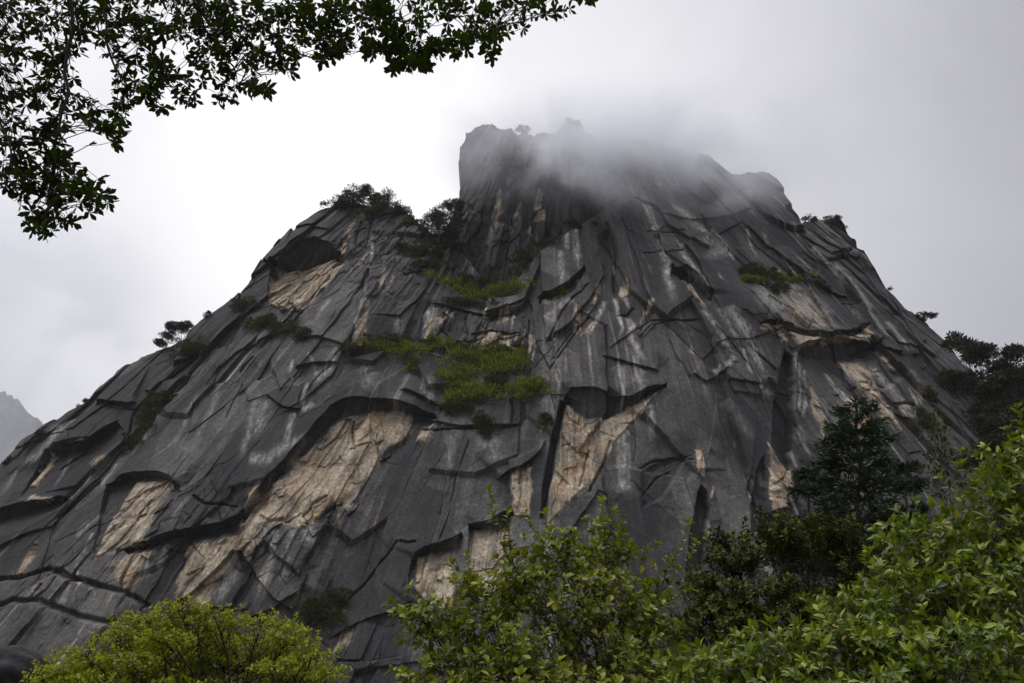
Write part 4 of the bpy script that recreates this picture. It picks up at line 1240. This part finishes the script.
b = at(858, 640, 28)
conifer('conifer', 'dark blue green conifer with drooping sprays at the foot of the eastern wall', (b[0], 28, 0), at(856, 402, 28), 16, 3.7, 21, M_CONIFER, .26, 1.1)
b = at(912, 640, 25)
conifer('conifer', 'smaller dark conifer with a pointed tip beside the drooping one', (b[0], 25, 0), at(905, 455, 25), 9, 1.3, 22, M_CONIFER, .2, .8)
conifer('conifer', 'low dark young conifer west of the drooping one', (at(806, 640, 27)[0], 27, 0), at(806, 462, 27), 9, 1.5, 27, M_CONIFER, .22, .8)
broadleaf('sapling', 'thin pale stemmed sapling with sparse dull leaves in front of the eastern slabs', 'sapling', (at(948, 640, 18)[0], 18, 0),
          [(944, 452, 18, .42, .4, .32, 20), (932, 470, 18, .3, .3, .2, 10), (958, 474, 18, .35, .3, .2, 10), (938, 426, 18, .3, .3, .2, 12), (950, 500, 18, .3, .3, .2, 8)], [(936, 410, 18), (920, 440, 18), (966, 452, 18)], M_OLIVE, .14, .06, 23, trunk_r=.03, step=.07, nleaf=4, up=.3, bark=BARK_PALE)


# trees of the skyline: crown of flat clumps
def skyline_tree(name, label, foot, clumps, mat, seed, tuft=.55, n=150, group=None, trunk_r=.18, lean=0.0, width=.42):
    rg = np.random.default_rng(seed)
    foot = np.asarray(foot, float)
    root = plant(name, label, 'tree', foot, group)
    lines = []
    P, D, N = [], [], []
    for (c, r3, m) in clumps:
        c, r3 = np.asarray(c, float), np.asarray(r3, float)
        s = curve(foot, c - [0, 0, r3[2] * .4], 8, (0, 0, .1 * np.linalg.norm(c - foot)), .03 * np.linalg.norm(c - foot), rg)
        lines.append((s, np.linspace(trunk_r, trunk_r * .25, 8)))
        for k in range(6):
            e = c + unit(rg.normal(0, 1, 3)) * r3 * .9
            lines.append((curve(s[6], e, 4, (0, 0, 0), .05, rg), np.linspace(trunk_r * .25, trunk_r * .07, 4)))
        # a few lumps inside each clump make an uneven edge with gaps
        nl = 9
        lc = c + unit(rg.normal(0, 1, (nl, 3))) * r3 * rg.uniform(.3, .95, (nl, 1))
        k = rg.integers(0, nl, int(n * m * 2.6))
        d = unit(rg.normal(0, 1, (len(k), 3)))
        p = lc[k] + d * r3 * .5 * rg.uniform(.2, 1, (len(k), 1))
        P.append(p)
        D.append(d + np.array([0, 0, .35]))
        N.append(rg.normal(0, .5, (len(k), 3)) + np.array([0, 0, 1]))
    V, q = tubes(lines)
    child_mesh(root, 'trunk', V, q, 4, BARK)
    P, D, N = np.concatenate(P), np.concatenate(D), np.concatenate(N)
    L = tuft * rg.uniform(.55, 1.25, len(P))
    V, l, t = blade_arrays(P, D, N, L, L * width)
    child_mesh(root, 'crown', V, l, t, mat, False)
    return root


def hill_tree(label, px, py, y, w_, h_, seed, mat, name='tree', k=5, n=420, tuft=.7, group=None):
    """a tree on the eastern hillside with its top near the given photo position"""
    rg = np.random.default_rng(seed)
    top = at(px, py, y)
    foot = np.array([top[0] + rg.normal(0, .5), y, float(slope_z(top[0], y))])
    if foot[2] > top[2] - h_:
        foot[2] = top[2] - h_ * 1.2
    cl = []
    for i in range(k):
        f = i / max(1, k - 1)
        cl.append((top + np.array([rg.uniform(-1, 1) * w_ * .45 * (.4 + f), rg.uniform(-.5, .5) * w_, -.12 * h_ - f * h_ * .75]), (w_ * (.28 + .2 * f), w_ * .34, h_ * .14), 1.2 + .9 * f))
    return skyline_tree(name, label, foot, cl, mat, seed, tuft, n, group, .22)


for lab, px, py, y, w_, h_, sd_ in (('tall dark pine with flat ragged layers beside the cliff edge on the hillside', 972, 333, 132, 9, 13, 31), ('dark pine with a wide ragged top just east of the tallest hillside pine', 1004, 350, 130, 9, 12, 32), ('dark pine at the eastern end of the hillside row', 1034, 358, 126, 9, 14, 33),
                                   ('lower dark bushy tree below the tallest hillside pine', 985, 378, 122, 9, 10, 34), ('dark bushy tree at the bottom of the hillside stand', 1012, 398, 116, 9, 10, 35), ('rounded dark tree low on the hillside against the slab', 995, 412, 112, 7, 8, 36)):
    hill_tree(lab, px, py, y, w_, h_, sd_, M_PINE, 'pine_tree', 6, 520, .62, 'dark trees on the hillside')


def ridge_tree(label, px, py, parts, seed, mat=M_PINE, name='pine_tree', n=170, tuft=.5, tr=.12, face=F, group='small trees on the cliff edge', full=1.0):
    """parts: (px, py, half width px, half height px) of each clump"""
    f = face.locate(px, py)
    foot = f + np.array([0, .8, -.3])
    y = f[1] + 1.0
    cl = []
    s = (y / math.cos(PITCH)) / FPX * 1.02
    for (qx, qy, a, c_) in parts:
        cl.append((at(qx, qy, y), (a * s * full, a * s * full, c_ * s * full), 1.0))
    return skyline_tree(name, label, foot, cl, mat, seed, tuft, n, group, tr)


ridge_tree('small flat topped pine leaning out over the western skyline slope', 181, 343, [(170, 336, 8, 3), (180, 329, 8, 4), (162, 343, 5, 2.5), (186, 326, 5, 3), (173, 327, 5, 3)], 41, n=520, full=1.35)
ridge_tree('dark bushy tree on the crest above the cave roof', 362, 212, [(354, 194, 9, 5), (366, 190, 7, 5), (345, 203, 9, 5), (360, 204, 12, 6), (374, 200, 6, 5)], 42, n=900, name='tree', full=1.45)
ridge_tree('rounded dark tree east of the crest tree above the cave', 390, 214, [(388, 202, 9, 6), (398, 208, 7, 6), (380, 210, 9, 6), (402, 214, 6, 5)], 43, n=900, name='tree', full=1.5)
ridge_tree('broad dark tree in the notch left of the cloudy tower', 440, 258, [(430, 222, 8, 7), (442, 216, 9, 6), (452, 226, 10, 9), (436, 234, 11, 8), (450, 240, 10, 7)], 44, n=1100, name='tree', full=1.5)
ridge_tree('pale misty tree against the tower foot', 455, 255, [(454, 203, 6, 5), (447, 207, 5, 4), (460, 208, 5, 5)], 45, n=500, name='tree', full=1.3)
ridge_tree('tiny umbrella shaped pine on the eastern shoulder nearest the dome', 812, 224, [(806, 218, 6, 1.8), (814, 219, 4, 1.6)], 46, n=140)
ridge_tree('small bare stemmed pine on the eastern shoulder beside the umbrella pine', 832, 228, [(828, 219, 5, 2.2), (836, 218, 6, 2.4), (832, 224, 6, 2), (842, 228, 4, 2)], 47, n=170)
ridge_tree('small pine stretching sideways from the steep eastern edge', 920, 322, [(918, 317, 5, 3), (926, 315, 5, 2.5), (933, 316, 4, 1.4), (922, 321, 4, 2)], 48, n=180)
ridge_tree('tiny twig like tree on the steep eastern edge above the sideways pine', 888, 296, [(890, 289, 3, 1.2)], 49, n=40)
ridge_tree('low dark bush on the lower western skyline', 90, 406, [(86, 401, 3, 2.5), (80, 408, 3, 3), (94, 398, 3, 2)], 50, n=120, name='shrub')
ridge_tree('tiny dark bush below the low skyline bush', 44, 436, [(41, 433, 4, 2.5), (38, 437, 3, 2)], 51, n=110, name='shrub')
ridge_tree('single speck like sapling near the foot of the western skyline', 12, 463, [(9, 459, 2.5, 2), (6, 463, 2, 1.5)], 52, n=60, name='shrub')
ridge_tree('spindly sapling above the flat topped pine', 207, 323, [(206, 316, 3, 2), (209, 313, 2, 1.6)], 53, n=70, name='shrub')


ridge_tree('blurred tree standing in the cloud on the tower top', 523, 136, [(520, 129, 5, 3), (526, 131, 5, 3)], 61, n=200, name='tree', face=tw, group='trees in the cloud on the summit')
ridge_tree('blurred taller tree in the cloud on the highest hump of the summit', 572, 128, [(570, 123, 6, 3), (578, 125, 6, 3), (566, 127, 5, 3)], 62, n=220, name='tree', face=tw, group='trees in the cloud on the summit')
ridge_tree('blurred low tree in the cloud above the dome', 645, 168, [(640, 153, 8, 4), (650, 150, 8, 4), (634, 158, 7, 4)], 63, n=260, name='tree', group='trees in the cloud on the summit')
# scrub and grass on the ledges
def ledge_plant(name, label, cat, px, py, wpx, hpx, mat, seed, face=F, tuft=.7, n=None, trail=0.0, group='green clumps on the cliff ledges'):
    rg = np.random.default_rng(seed)
    p0 = face.locate(px, py)
    s = (p0[1] / math.cos(PITCH)) / FPX
    w_, h_ = wpx * s * .62, hpx * s * .62
    n = n or int(wpx * hpx * 5 + 100)
    k = max(5, int(wpx * hpx / 18))
    xs_ = p0[0] + np.clip(rg.normal(0, .52, k), -1.3, 1.3) * w_
    zs_ = p0[2] + np.clip(rg.normal(0, .5, k), -1.2, 1.2) * h_ + .3 * (xs_ - p0[0]) * rg.uniform(-1, 1) * h_ / w_
    ys_ = np.array([float(face.surface_y(a, c)) for a, c in zip(xs_, zs_)])
    ys_ = np.minimum(ys_, p0[1] + 1.5)
    lc = np.stack([xs_, ys_ - .3, zs_], 1)
    lr = np.minimum(w_, h_ * 1.6) * rg.uniform(.15, .55, k) + .2
    i = rg.integers(0, k, n)
    d = unit(rg.normal(0, 1, (n, 3)) + np.array([0, -.45, .35]))
    P = lc[i] + d * lr[i][:, None] * rg.uniform(.35, 1, (n, 1)) * np.array([1.15, .8, .75])
    D = d + np.array([0, -.1, .5 - trail]) + rg.normal(0, .3, (n, 3))
    N = rg.normal(0, .5, (n, 3)) + np.array([0, -.5, 1])
    L = tuft * rg.uniform(.4, 1.7, n)
    V, l, t = blade_arrays(P - p0, D, N, L, L * .26)
    o = obj(name, np_mesh(name, V, l, t, mat, False), None, p0)
    return tag(o, label, cat, group)


LEDGE = [
    ('bright grassy clump at the western end of the middle ledge', 385, 348, 34, 10, 'G', 0), ('bright grassy clump in the middle of the middle ledge', 410, 350, 26, 13, 'G', 0), ('short green tongue hanging below the middle ledge clumps', 412, 366, 8, 18, 'G', .7), ('low green clump at the eastern end of the middle ledge', 438, 345, 22, 10, 'G', 0),
    ('dull green strip at the top of the upper grass ledge', 428, 268, 26, 9, 'D', 0), ('green strip along the middle of the upper grass ledge', 450, 284, 34, 12, 'G', 0), ('thick green clump on the upper grass ledge below the gully', 478, 297, 36, 14, 'G', 0), ('rounded green bush at the eastern end of the upper grass ledge', 510, 291, 26, 14, 'G', 0),
    ('tall bright bush at the head of the central green patch', 480, 360, 40, 20, 'G', 0), ('bright bush on the west side of the central green patch', 460, 376, 26, 18, 'G', 0), ('spreading bush on the east side of the central green patch', 506, 368, 34, 16, 'G', 0), ('bright bush apart on the slab east of the central green patch', 524, 389, 38, 17, 'G', 0), ('bush under the western side of the central green patch', 466, 396, 32, 20, 'G', .2), ('lowest darker bush of the central green patch', 462, 408, 28, 12, 'D', .2), ('dark trailing tuft over the crack below the central green patch', 482, 424, 16, 20, 'D', .6),
    ('small yellow tuft in the corner above the central green patch', 522, 356, 10, 16, 'G', 0), ('grey green scrub between the middle ledge and the central patch', 458, 350, 24, 12, 'D', 0),
    ('dark scrub at the back of the dome ledge', 758, 272, 34, 12, 'D', 0), ('bright grass on the western end of the dome ledge', 755, 281, 30, 8, 'G', 0), ('bright grass on the eastern end of the dome ledge', 786, 281, 36, 8, 'G', 0), ('dull tuft hanging under the dome ledge grass', 776, 289, 22, 7, 'D', .5),
    ('olive scrub on the slope below the cave roof', 262, 324, 30, 14, 'D', 0), ('olive scrub east of the scrub below the cave roof', 286, 331, 26, 12, 'D', 0), ('small olive scrub by the wedge slab below the cave', 302, 336, 18, 9, 'D', 0), ('dark scrub tucked under the western skyline pine', 190, 350, 26, 14, 'D', 0), ('dark scrub on the crest slope west of the cave', 245, 306, 22, 10, 'D', 0),
    ('dark scrub high in the western gully', 160, 408, 20, 18, 'D', 0), ('dark scrub low in the western gully', 146, 424, 16, 16, 'D', 0), ('rounded dark scrub at the foot of the western gully', 132, 445, 14, 12, 'D', 0),
    ('dark green scrub in the upper gully beside the tower', 522, 262, 14, 22, 'D', 0), ('dull grass on the ridge line west of the big dome, lower end', 548, 244, 24, 7, 'D', 0), ('dull grass on the ridge line west of the big dome, middle', 574, 226, 26, 7, 'D', 0), ('dull grass on the ridge line west of the big dome, upper end', 596, 211, 22, 6, 'D', 0), ('small tuft in the crooked chimney of the big dome', 602, 236, 8, 10, 'D', 0),
    ('dark bush standing in cloud on top of the big dome', 622, 182, 18, 9, 'D', 0), ('dark shrub under the crest trees west of the notch', 408, 250, 18, 10, 'D', 0), ('dark shrub above the slab with the rounded top', 426, 252, 24, 12, 'D', 0),
    ('dull scrub spilling down the slab between the bright bushes of the central green patch', 494, 384, 16, 12, 'D', .3), ('dull scrub along the top of the central green patch', 494, 352, 40, 10, 'D', 0), ('dull scrub behind the western end of the middle ledge', 398, 343, 40, 7, 'D', 0), ('dull scrub below the upper grass ledge', 466, 304, 40, 8, 'D', .4), ('dull scrub above the upper grass ledge', 470, 282, 40, 9, 'D', 0), ('thin green fringe in the crack under the visor of the great dome', 548, 420, 8, 14, 'D', .5), ('small green tuft in the diagonal crack of the dome', 560, 292, 12, 5, 'G', 0), ('dull scrub in the corner between buttress and wedge slab', 352, 352, 14, 10, 'D', 0),
    ('dark low scrub along the crest just west of the crest tree', 338, 206, 26, 9, 'D', 0), ('dark low scrub on the crest below the two crest trees', 378, 211, 40, 10, 'D', 0), ('dark low scrub between the crest and the notch tree', 410, 224, 18, 10, 'D', 0), ('dark scrub at the foot of the broad notch tree', 444, 246, 32, 12, 'D', 0),
    ('dark hanging shrub on the lower slab above the yellow green shrub', 318, 612, 30, 18, 'D', .3), ('small dark shrub beside the lower hanging shrub', 338, 600, 16, 12, 'D', .3), ('dull green shrub at the foot of the eastern slabs', 926, 424, 20, 18, 'D', 0), ('small grey green bush on the eastern slabs', 928, 396, 13, 12, 'D', 0)]
for i, (lab, px, py, w_, h_, k, tr) in enumerate(LEDGE):
    ledge_plant('ledge_shrub', lab, 'shrub', px, py, w_, h_, M_GRASS if k == 'G' else M_DULL, 200 + i, trail=tr)


# boulder at the foot of the western slabs
def boulder(label, px, py, y, r_, seed):
    rg = np.random.default_rng(seed)
    nu, nv = 48, 32
    u, v = np.meshgrid(np.linspace(0, 2 * math.pi, nu), np.linspace(0, math.pi, nv))
    d = np.stack([np.cos(u) * np.sin(v), np.sin(u) * np.sin(v), np.cos(v)], -1)
    n = 1 + .18 * gnoise(d[..., 0] * 1.6 + seed, d[..., 1] * 1.6 + d[..., 2] * 1.3, seed) + .05 * gnoise(d[..., 0] * 5 + d[..., 2] * 4, d[..., 1] * 5, seed + 1)
    n[:, -1] = n[:, 0]
    c = at(px, py, y)
    V = d * n[..., None] * np.array([r_ * 1.2, r_, r_ * .95])
    idx = np.arange(nu * nv).reshape(nv, nu)
    q = np.stack([idx[:-1, :-1], idx[1:, :-1], idx[1:, 1:], idx[:-1, 1:]], -1).reshape(-1, 4)
    me = np_mesh('boulder', V.reshape(-1, 3), q, 4, ROCK)
    ca = me.attributes.new('rock', 'FLOAT_COLOR', 'POINT')
    a = np.zeros((nu * nv, 4), np.float32)
    a[:, 2] = .9
    a[:, 3] = V.reshape(-1, 3)[:, 0] * .01
    ca.data.foreach_set('color', a.ravel())
    o = obj('boulder', me, None, (c[0], c[1], c[2]))
    return tag(o, label, 'boulder')


boulder('smooth dark rounded boulder at the foot of the lowest western slab', 2, 682, 24, .95, 5)

# ------------------------------------------------------------------ overhanging tree
def overhang():
    rg = np.random.default_rng(77)
    base = np.array([-4.6, -1.2, 0.0])
    root = plant('overhanging_tree', 'dark tree whose leafy boughs hang across the top of the view', 'tree', base)
    Y = 4.6
    crotch = np.array([-4.2, -0.4, 4.2])
    tr = [(np.concatenate([curve(base, crotch, 8, (.15, 0, 0), .03, rg)]), np.linspace(.20, .13, 8))]
    boughs = {
        'a': [(-60, -160, 3.6), (20, -70, 4.2), (72, -10, 4.5), (70, 40, 4.6), (62, 105, 4.6), (55, 150, 4.6), (48, 200, 4.6), (46, 225, 4.6)],
        'b': [(-60, -160, 3.6), (60, -90, 4.3), (110, -20, 4.6), (105, 50, 4.6), (128, 90, 4.6), (170, 80, 4.6)],
        'c': [(-60, -160, 3.6), (120, -110, 4.4), (240, -40, 4.8), (300, 10, 4.9), (330, 60, 4.9)],
        'd': [(-60, -160, 3.6), (200, -130, 4.6), (380, -60, 5.0), (440, 0, 5.1), (480, 40, 5.1)],
        'e': [(200, -130, 4.6), (420, -100, 5.0), (540, -40, 5.2), (590, 2, 5.2)],
        'f': [(-60, -160, 3.6), (-30, -20, 4.3), (-10, 60, 4.4), (8, 150, 4.5), (20, 195, 4.5)],
        'g': [(120, -110, 4.4), (190, -20, 4.7), (220, 40, 4.7), (240, 85, 4.7)],
        'h': [(300, -80, 4.8), (350, -10, 4.9), (395, 40, 5.0), (405, 65, 5.0)]}
    nodes = []
    for k, pts in boughs.items():
        p = np.array([at(*q) for q in pts])
        if k in 'abcdf':
            p = np.concatenate([crotch[None], p])
        t = np.linspace(0, 1, len(p))
        tt = np.linspace(0, 1, 24)
        q = np.stack([np.interp(tt, t, p[:, i]) for i in range(3)], 1)
        q[1:-1] = (q[:-2] + 2 * q[1:-1] + q[2:]) / 4 + rg.normal(0, .012, (22, 3))
        tr.append((q, np.linspace(.024 if k in 'abcdf' else .015, .003, 24)))
        nodes.append(q[6:])
    nodes = np.concatenate(nodes)
    # sprays: (px, py, radius px, count of rosettes)
    S = [(10, 15, 26, 16), (45, 10, 26, 15), (85, 15, 26, 14), (125, 12, 28, 18), (165, 12, 26, 18), (205, 14, 28, 20), (245, 12, 28, 20), (285, 12, 28, 20), (325, 12, 28, 20), (365, 10, 26, 18), (400, 12, 26, 18), (440, 10, 24, 14), (475, 8, 18, 10), (515, 4, 16, 7), (545, 4, 16, 6), (578, 0, 14, 5), (595, 0, 5, 1), (558, 10, 6, 2),
         (10, 45, 24, 14), (48, 48, 24, 12), (88, 42, 22, 10), (128, 42, 26, 16), (168, 45, 28, 20), (210, 45, 28, 20), (250, 40, 26, 18), (290, 40, 20, 10), (330, 32, 20, 10), (350, 40, 10, 4), (380, 40, 22, 12), (405, 48, 18, 9), (440, 38, 14, 7), (468, 40, 12, 6), (490, 34, 12, 5), (505, 30, 8, 3), (520, 26, 6, 2), (488, 52, 8, 3), (455, 52, 6, 2), (432, 52, 10, 4), (415, 64, 12, 5), (400, 68, 10, 3), (425, 66, 7, 2), (395, 62, 6, 2),
         (325, 58, 8, 3), (338, 55, 8, 3), (345, 48, 8, 2), (372, 52, 8, 3), (290, 55, 10, 4), (280, 65, 8, 3), (292, 70, 6, 2), (262, 62, 14, 6), (260, 92, 9, 4), (250, 88, 8, 3), (268, 92, 7, 2), (225, 72, 16, 8), (222, 98, 8, 3), (232, 100, 6, 2), (190, 72, 16, 8), (184, 95, 10, 4), (192, 97, 6, 2), (158, 78, 14, 7), (158, 105, 7, 3), (150, 95, 8, 3),
         (130, 82, 14, 6), (120, 100, 12, 5), (108, 118, 12, 5), (85, 108, 14, 7), (118, 130, 7, 3), (112, 138, 6, 2), (104, 125, 8, 3), (122, 142, 5, 1),
         (8, 80, 20, 11), (35, 85, 14, 6), (60, 75, 14, 5), (10, 108, 20, 10), (38, 100, 10, 4), (8, 140, 16, 7), (30, 135, 12, 5), (60, 100, 8, 3), (58, 125, 12, 6), (50, 148, 16, 8), (25, 160, 16, 8), (62, 160, 12, 5), (10, 172, 14, 5), (35, 178, 14, 7), (55, 182, 14, 7), (68, 190, 10, 4), (8, 186, 6, 2), (28, 195, 12, 5), (45, 205, 14, 7), (62, 215, 10, 4), (40, 218, 12, 5), (48, 230, 8, 3), (35, 226, 6, 2), (70, 178, 6, 2), (72, 220, 5, 1),
         (88, 190, 9, 5), (98, 196, 9, 4), (106, 200, 6, 2), (92, 208, 6, 2), (84, 200, 6, 2), (97, 180, 3, 1)]
    LP, LD, LN, LL = [], [], [], []
    for (px, py, rad, n) in S:
        for k in range(int(n * 1.3 + .5)):
            a, rr = rg.uniform(0, 6.283), rad * math.sqrt(rg.uniform(0, 1))
            y = rg.normal(4.75, .16)
            c = at(px + rr * math.cos(a), py + rr * math.sin(a) * .9, y)
            j = np.argmin(np.linalg.norm(nodes - c, axis=1) + rg.uniform(0, .12, len(nodes)))
            s0 = nodes[j]
            ln = np.linalg.norm(c - s0)
            tw_ = curve(s0, c, 6, (0, 0, .08 * ln), .03 * ln, rg)
            tr.append((tw_, np.linspace(.004, .0018, 6)))
            t = unit(c - tw_[3])
            t = unit(t + np.array([0, 0, -.25]) + rg.normal(0, .25, 3))
            s = unit(np.cross(t, [.3, .5, .8]))
            b = np.cross(t, s)
            m = rg.integers(5, 8)
            a0 = rg.uniform(0, 6.28)
            for q in range(m):
                an = a0 + q * 6.283 / m + rg.normal(0, .2)
                r_ = s * math.cos(an) + b * math.sin(an)
                LP.append(c)
                LD.append(t * rg.uniform(.1, .55) + r_)
                LN.append(t * -1 + rg.normal(0, .3, 3))
                LL.append(rg.uniform(.65, 1.15))
            for q in range(rg.integers(1, 4)):
                f = rg.uniform(.5, .95)
                p = tw_[int(f * 5)]
                LP.append(p)
                LD.append(rg.normal(0, 1, 3) + t * .5)
                LN.append(rg.normal(0, .5, 3) + np.array([0, 0, 1]))
                LL.append(rg.uniform(.6, 1.0))
    V, q = tubes(tr, 6)
    child_mesh(root, 'trunk', V, q, 4, BARK_DARK)
    L = .080 * np.array(LL)
    V, l, t = leaf_arrays(np.array(LP), np.array(LD), np.array(LN), L, L * .45, .15, .12, True)
    child_mesh(root, 'crown', V, l, t, M_BACKLIT_DARK, False)
    return root


overhang()
# ------------------------------------------------------------------ far hill and the air
def hill_mat():
    m, nt = new_mat('wooded_hill')
    g = nd(nt, 'ShaderNodeNewGeometry')
    n = nd(nt, 'ShaderNodeTexNoise', {'Vector': g.outputs['Position'], 'Scale': .06, 'Detail': 6.0})
    c = ramp(nt, n.outputs[0], [(.35, (.02, .028, .014)), (.6, (.045, .055, .025)), (.75, (.12, .115, .10))])
    b = nd(nt, 'ShaderNodeBsdfPrincipled', {'Base Color': c, 'Roughness': .95})
    nd(nt, 'ShaderNodeOutputMaterial', {0: b.outputs[0]})
    return m


def far_hill(x, y):
    r_ = 207 * np.exp(-((x + 385) / 120) ** 2 - ((y - 560) / 120) ** 2)
    return r_ + (9 * fbm(x * .03, y * .03, 3, 97) + 7 * np.abs(gnoise(x * .11, y * .11, 98)) + 3 * gnoise(x * .25, y * .25, 99)) * smooth(4, 30, r_) - 4


terrain('hills', -760, -120, 340, 900, 320, 260, far_hill, hill_mat())


def mist(name, lo, hi, centre, radii, dens, nscale, label, seed=0.0, floor=None, ceil=None, col=(.96, .965, 1.0), thr=(.42, .62)):
    lo, hi = np.array(lo, float), np.array(hi, float)
    c = (lo + hi) / 2
    h = (hi - lo) / 2
    V = np.array([[x, y, z] for x in (-1, 1) for y in (-1, 1) for z in (-1, 1)]) * h
    q = [0, 1, 3, 2, 4, 6, 7, 5, 0, 4, 5, 1, 2, 3, 7, 6, 0, 2, 6, 4, 1, 5, 7, 3]
    m, nt = new_mat(name)
    g = nd(nt, 'ShaderNodeNewGeometry')
    P = g.outputs['Position']
    q_ = nd(nt, 'ShaderNodeVectorMath', {0: P, 1: tuple(centre)}, operation='SUBTRACT').outputs[0]
    q_ = nd(nt, 'ShaderNodeVectorMath', {0: q_, 1: tuple(radii)}, operation='DIVIDE').outputs[0]
    ln = nd(nt, 'ShaderNodeVectorMath', {0: q_}, operation='LENGTH').outputs['Value']
    shp = nd(nt, 'ShaderNodeMapRange', {0: ln, 1: 0.35, 2: 1.0, 3: 1.0, 4: 0.0}, interpolation_type='SMOOTHSTEP').outputs[0]
    sv = nd(nt, 'ShaderNodeVectorMath', {0: P, 1: (seed, 0, 0)}, operation='ADD').outputs[0]
    n = nd(nt, 'ShaderNodeTexNoise', {'Vector': sv, 'Scale': nscale, 'Detail': 5.0, 'Roughness': .6, 'Distortion': .5}).outputs[0]
    nn = nd(nt, 'ShaderNodeMapRange', {0: n, 1: thr[0], 2: thr[1], 3: .12, 4: 1.0}, interpolation_type='SMOOTHSTEP').outputs[0]
    d = mth(nt, 'MULTIPLY', shp, nn)
    if floor is not None:
        sz = nd(nt, 'ShaderNodeSeparateXYZ', {0: P}).outputs[2]
        d = mth(nt, 'MULTIPLY', d, nd(nt, 'ShaderNodeMapRange', {0: sz, 1: floor[0], 2: floor[1], 3: 0.0, 4: 1.0}, interpolation_type='SMOOTHSTEP').outputs[0])
    if ceil is not None:
        s3 = nd(nt, 'ShaderNodeSeparateXYZ', {0: P})
        # the cloud's top slopes with the mountainside it clings to
        sz = mth(nt, 'SUBTRACT', s3.outputs[2], mth(nt, 'MULTIPLY', mth(nt, 'SUBTRACT', s3.outputs[1], 180.0), 0.5))
        d = mth(nt, 'MULTIPLY', d, nd(nt, 'ShaderNodeMapRange', {0: sz, 1: ceil[0], 2: ceil[1], 3: 1.0, 4: 0.0}, interpolation_type='SMOOTHSTEP').outputs[0])
    d = mth(nt, 'MULTIPLY', d, dens)
    v = nd(nt, 'ShaderNodeVolumePrincipled', {'Color': (*col, 1), 'Density': d})
    v.inputs['Anisotropy'].default_value = 0.0
    nd(nt, 'ShaderNodeOutputMaterial', {'Volume': v.outputs[0]})
    o = obj(name, np_mesh(name, V, q, 4, m, False), None, c)
    return tag(o, label, 'mist', None, 'stuff')


mist('mist', (-42, 138, 104), (108, 250, 190), (36, 184, 146), (66, 42, 38), 0.12, 0.042, 'grey cloud wrapping the tower and the top of the dome', 0, (116, 148), thr=(.42, .62), ceil=(144, 160))
mist('mist', (-640, 280, -20), (-170, 470, 270), (-390, 380, 120), (260, 95, 200), 0.06, 0.010, 'pale fog bank in front of the distant hill', 50)


def haze(x, y, z0, z1, dens):
    V = np.array([[a, b, c] for a in (-x, x) for b in (-y, y) for c in (z0, z1)], float)
    q = [0, 1, 3, 2, 4, 6, 7, 5, 0, 4, 5, 1, 2, 3, 7, 6, 0, 2, 6, 4, 1, 5, 7, 3]
    m, nt = new_mat('haze')
    v = nd(nt, 'ShaderNodeVolumePrincipled', {'Color': (.93, .945, 1.0, 1), 'Density': dens})
    nd(nt, 'ShaderNodeOutputMaterial', {'Volume': v.outputs[0]})
    return tag(obj('haze', np_mesh('haze', V, q, 4, m, False)), 'thin pale mountain haze filling the valley air', 'haze', None, 'stuff')


haze(1900, 2100, -8.0, 240.0, 0.00008)
